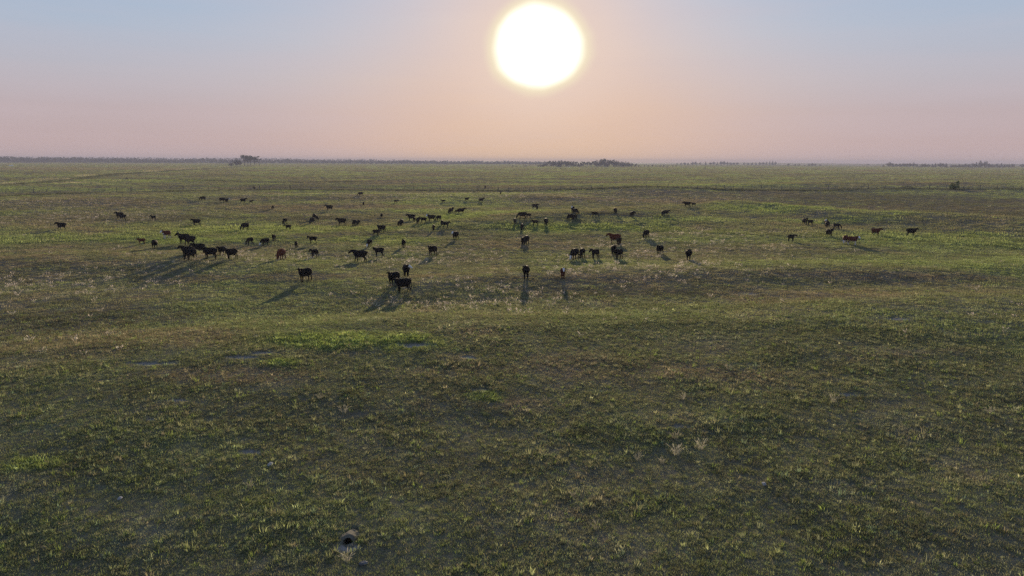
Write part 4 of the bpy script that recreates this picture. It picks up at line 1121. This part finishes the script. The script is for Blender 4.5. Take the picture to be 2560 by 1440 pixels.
# tall dark weeds along the fence line and the old tracks
def weed_row(track, n, depth, x0, x1, seed):
    X, Y, wd = TRACKS[track]
    L_ = np.concatenate([[0], np.cumsum(np.hypot(np.diff(X), np.diff(Y)))])
    u = rng.uniform(0, L_[-1], n)
    x = np.interp(u, L_, X) + rng.normal(0, depth, n); y = np.interp(u, L_, Y) + rng.normal(0, depth, n)
    k = rng.random(n) < np.clip(.55 + 1.3 * fbm(u / 28, u * 0 + .5, seed, 3), .08, 1)
    return x[k], y[k]
parts = [weed_row(0, 4200, 2.0, -400, 400, 401), weed_row(1, 2600, 2.5, -900, 900, 411), weed_row(2, 900, 3.0, -900, 900, 421)]
x = np.concatenate([p[0] for p in parts]); y = np.concatenate([p[1] for p in parts])
WEED = proto_collection('weed_clump', [blade_mesh('weeds', M_BLADE, 30, .5, .25, .62, .05, .5, seed=700 + i) for i in range(5)])
scatter('fence_row_weeds', 'dark taller weeds growing in a line along the fence and tracks', WEED, np.stack([x, y, height(x, y)], 1), rng.uniform(.6, 1.3, len(x)) * np.clip(np.hypot(x, y) / 420, 1, 1.8), np.repeat(DARKG[None] * 1.0, len(x), 0) * rng.uniform(.7, 1.4, (len(x), 1)))

# leafy bush and fallen branch at the fence
bp, fb = ground_pt([2386, 2266], [474, 471])
e = link('bush', None, None, bp)
mb = MB(); cs = []; rs = []
rb = random.Random(12)
for dx, dz, r_ in ((-1.5, 1.3, .85), (-.9, 2.1, .8), (.2, 1.5, 1.0), (.9, 2.6, .85), (1.3, 3.1, .6), (-.2, .8, .9), (1.2, 1.0, .6), (-1.9, .7, .6)):
    cs.append((dx, rb.uniform(-.6, .6), dz)); rs.append(r_)
    mb.tube([(rb.uniform(-.2, .2), 0, -.2), (dx * .5, 0, dz * .5), (dx, cs[-1][1], dz)], [.09, .06, .03], 6)
link('stem', mb.mesh('stem', M_BARK), e)
link('foliage', quads_mesh('foliage', leaf_quads(cs, rs, 1500, .26, 9, .9), M_BUSH), e)
tag(e, 'leafy green bush growing at the fence on the right', 'bush')
e = link('fallen_branch', None, None, fb)
mb = MB()
mb.tube([(-3.2, 0, .15), (-1.0, .2, .55), (1.0, 0, .8), (3.0, .2, .35)], [.07, .13, .16, .08], 7)
link('limb', mb.mesh('limb', M_BARK), e)
for k in range(9):
    x0 = -2.2 + k * .55; a = random.uniform(-1, 1)
    link('twig', MB().tube([(x0, .1, .55), (x0 + a * .7, random.uniform(-.4, .4), 1.0), (x0 + a * 1.3, random.uniform(-.6, .6), random.uniform(.9, 1.7))], [.05, .035, .015], 5).mesh('twig', M_BARK), e)
tag(e, 'dark fallen branch with bare twigs lying at the fence left of the bush', 'branch')

# ----------------------------------------------------------------- far-off farm gear
gp = ground_pt([28, 50, 1420, 1424], [416, 416, 419.5, 419.5])
def trailer(p, label, lx, hz_, mat, deck):
    e = link('farm_trailer', None, None, p, random.uniform(-.1, .1))
    mb = MB()
    if deck:
        mb.box((0, 0, .75), (lx, 2.3, .35)).box((-lx * .42, 0, 1.15), (.25, 2.2, .5)).box((lx * .1, 0, 1.05), (lx * .55, 1.9, .3))
    else:
        n = 10; b = len(mb.v)
        for xx in (-lx / 2, lx / 2):
            for k in range(n + 1):
                a = math.pi * k / n
                mb.v.append((xx * (1 - .04 * math.sin(a)), math.cos(a) * 1.15, .55 + (hz_ - .55) * math.sin(a) ** .5))
        for k in range(n): mb.f.append((b + k, b + k + 1, b + n + 2 + k, b + n + 1 + k))
        mb.f.append(tuple(b + k for k in range(n + 1))); mb.f.append(tuple(b + n + 1 + k for k in range(n + 1))[::-1])
    link('body', mb.mesh('body', mat, False), e)
    for sx in (-.18, .18):
        for sy in (-1, 1):
            link('wheel', MB().tube([(lx * sx, sy * 1.0, .38), (lx * sx, sy * 1.22, .38)], [.38, .38], 12, cap=False).mesh('wheel', M_TYRE, False), e)
    link('hitch', MB().tube([(lx * .5, 0, .5), (lx * .5 + 1.1, 0, .45)], [.07, .05], 6).mesh('hitch', M_STEEL), e)
    return tag(e, label, 'trailer')
trailer(gp[0], 'small white trailer-like shape far out on the plain at the left edge', 6.4, 1.9, M_WHITE, False)
trailer(gp[1], 'low dark flatbed-like shape right of the white one, far left plain', 7.5, 1.2, M_STEEL, True)
for k, (p, hh, lb) in enumerate(((gp[2], 1.5, 'lower of two tiny white tanks in front of the dense wood'), (gp[3], 2.3, 'taller of two tiny white tanks in front of the dense wood'))):
    e = link('storage_tank', None, None, p)
    link('shell', MB().tube([(0, 0, 0), (0, 0, .1), (0, 0, hh * .8), (0, 0, hh * .93), (0, 0, hh)], [.85, .9, .9, .6, .18], 18, cap=False).mesh('shell', M_WHITE), e)
    link('lid', MB().tube([(0, 0, hh - .02), (0, 0, hh + .1)], [.22, .2], 12, cap=False).mesh('lid', M_STEEL), e)
    tag(e, lb, 'tank')

# ----------------------------------------------------------------- burrow, stones, single tufts
def burrow():
    e = link('burrow', None, None, (BUR[0], BUR[1], hz(BUR[0], BUR[1] - .5)))
    nx, ny = 46, 64
    HC, HR = np.array([0.0, .06]), .14
    xs_ = np.linspace(-.62, .62, nx); ys_ = np.linspace(-.55, 1.25, ny)
    Xg, Yg = np.meshgrid(xs_, ys_)
    bank = .15 * (1 + .5 * pnoise(Xg * 4 + 3, Yg * 4, 13)) * np.exp(-(np.where(Yg < .30, (Yg - .30) / .24, (Yg - .30) / .55)) ** 2 - (Xg / .30) ** 2)
    fan = .06 * np.exp(-((Yg + .12) / .20) ** 2 - (Xg / .34) ** 2)
    Zg = np.maximum(bank, fan) + .25 * np.minimum(bank, fan) + .022 * pnoise(Xg * 6, Yg * 6, 3) + .012 * pnoise(Xg * 17, Yg * 17, 4)
    edge = np.clip(np.hypot(Xg / .62, (Yg - .35) / .9), 0, 1)
    Zg = Zg - .14 * sst(.45, .95, edge + .25 * pnoise(Xg * 3.5, Yg * 3.5, 15))
    # pull the grid lines nearest the mouth onto its rim and leave the mouth open
    d = np.hypot((Xg - HC[0]), (Yg - HC[1]) * 1.15)
    keep = d > HR * .92
    v = np.stack([Xg, Yg, Zg], -1).reshape(-1, 3)
    f = []
    for j in range(ny - 1):
        for i in range(nx - 1):
            if keep[j, i] and keep[j, i + 1] and keep[j + 1, i] and keep[j + 1, i + 1]:
                a = j * nx + i; f.append((a, a + 1, a + nx + 1, a + nx))
    link('mound', mesh_from('mound', v, f, M_SOIL, True), e)
    tv = []; tf = []
    ax = Vector((0, .88, -.47)); sx = Vector((1, 0, 0)); up = sx.cross(ax)
    for j in range(9):
        t = j / 8
        for i in range(18):
            a = 2 * math.pi * i / 18
            r_ = HR * (1.10 + .08 * math.sin(3 * a + 1)) * (1 + .12 * t)
            lx, ly = math.cos(a) * r_, HC[1] + math.sin(a) * r_ / 1.15
            if j == 0:
                bz = .15 * math.exp(-((ly - .30) / .24) ** 2 - (lx / .30) ** 2)
                tv.append((lx, ly, max(bz, .05) + .008))
            else:
                c_ = Vector((0, HC[1] + .02, .10)) + ax * (.10 + .75 * t)
                tv.append(tuple(c_ + sx * math.cos(a) * r_ + up * math.sin(a) * r_))
    for j in range(8):
        for i in range(18): tf.append((j * 18 + i, (j + 1) * 18 + i, (j + 1) * 18 + (i + 1) % 18, j * 18 + (i + 1) % 18))
    tf.append(tuple(144 + i for i in range(18)))
    link('tunnel', mesh_from('tunnel', tv, tf, M_SOIL, True), e)
    tag(e, 'dark animal burrow with a fan of dug soil in the foreground grass', 'burrow')
burrow()

def stone(px, py, size, mat, label, seed):
    p = ground_pt([px], [py])[0]
    r_ = np.random.default_rng(seed)
    v = []; f = []
    n, m_ = 12, 7
    for j in range(m_ + 1):
        ph = math.pi * j / m_
        for i in range(n):
            a = 2 * math.pi * i / n
            d = np.array([math.cos(a) * math.sin(ph), math.sin(a) * math.sin(ph), math.cos(ph)])
            k = 1 + .22 * pnoise(np.array([d[0] * 2 + seed]), np.array([d[1] * 2 + d[2] * 1.7]), 4)[0] + .05 * r_.uniform(-1, 1)
            d = np.sign(d) * np.abs(d) ** .75
            v.append(tuple(d * k * np.array([1.25, .8, .55]) * size))
    for j in range(m_):
        for i in range(n): f.append((j * n + i, (j + 1) * n + i, (j + 1) * n + (i + 1) % n, j * n + (i + 1) % n))
    o = link('stone', mesh_from('stone', v, f, mat, False), None, (p[0], p[1], p[2] + size * .3), r_.uniform(0, 3))
    tag(o, label, 'stone', 'stones in the foreground grass')
stone(909, 1411, .11, M_DARKSTONE, 'dark stone with a pale top below the burrow in the foreground', 1)
stone(676, 1163, .12, M_STONE, 'pale grey stone below the small bare scrape, left foreground', 2)
stone(300, 1248, .09, M_STONE, 'small pale stone farthest left in the foreground', 3)
stone(1910, 1212, .10, M_STONE, 'small pale stone in the right foreground', 4)

TUFTS = [(1690, 1140, 1.25, 'fullest pale bunchgrass tuft in the right foreground cluster'), (1752, 1125, 1.2, 'pale bunchgrass tuft at the right of the foreground cluster'),
         (1688, 1100, 1.0, 'pale bunchgrass tuft at the top of the right foreground cluster'), (1592, 1152, .9, 'pale bunchgrass tuft at the left of the right foreground cluster'),
         (1655, 1160, .7, 'small pale tuft at the bottom of the right foreground cluster'), (860, 1034, 1.0, 'pale spreading tuft alone left of the foreground centre'),
         (800, 1000, .8, 'small pale tuft up left of the spreading tuft'), (1707, 1000, .9, 'pale tuft alone above the right foreground cluster'),
         (2083, 1008, 1.25, 'tall pale tuft alone at the right of the middle foreground'), (867, 1404, 1.0, 'pale upright tuft just below the burrow'),
         (626, 1222, .8, 'pale tuft below the grey stone, left foreground'), (1490, 1328, .9, 'thin pale tuft at the bottom right of centre'),
         (1820, 925, .9, 'pale tuft at the far right of the foreground slope'), (2475, 1036, 1.0, 'pale tuft near the right edge of the foreground'),
         (1432, 1245, .7, 'small pale tuft in the lower foreground right of centre')]
TPOS = ground_pt([t[0] for t in TUFTS], [t[1] for t in TUFTS])
for i, ((px, py, s, lb), p) in enumerate(zip(TUFTS, TPOS)):
    me = blade_mesh('bunchgrass', M_TUFT, 34, .07, .22, .48, .012, .75, head=.022, seed=500 + i)
    o = link('bunchgrass', me, None, p, random.uniform(0, 6), s)
    tag(o, lb, 'grass tuft', 'pale bunchgrass tufts in the foreground')

# ----------------------------------------------------------------- haze
def haze():
    R = 4650.0; z0, z1 = -3.0, 23.5
    mb = MB().box((0, 0, (z0 + z1) / 2), (2 * R, 2 * R, z1 - z0))
    m = bpy.data.materials.new('haze_air'); m.use_nodes = True
    t = m.node_tree; t.nodes.clear(); q = NT(t)
    v = q.n('ShaderNodeVolumePrincipled')
    v.inputs['Color'].default_value = (0.60, 0.61, 0.74, 1)
    v.inputs['Density'].default_value = 0.00024
    v.inputs['Density Attribute'].default_value = ''
    v.inputs['Anisotropy'].default_value = 0.0
    o_ = q.n('ShaderNodeOutputMaterial'); q.l(v.outputs[0], o_.inputs['Volume'])
    m.cycles.homogeneous_volume = True
    o = link('haze', mb.mesh('haze', m, False))
    tag(o, 'thin smoky evening haze lying over the plain', kind='stuff')
haze()
print('scene built')
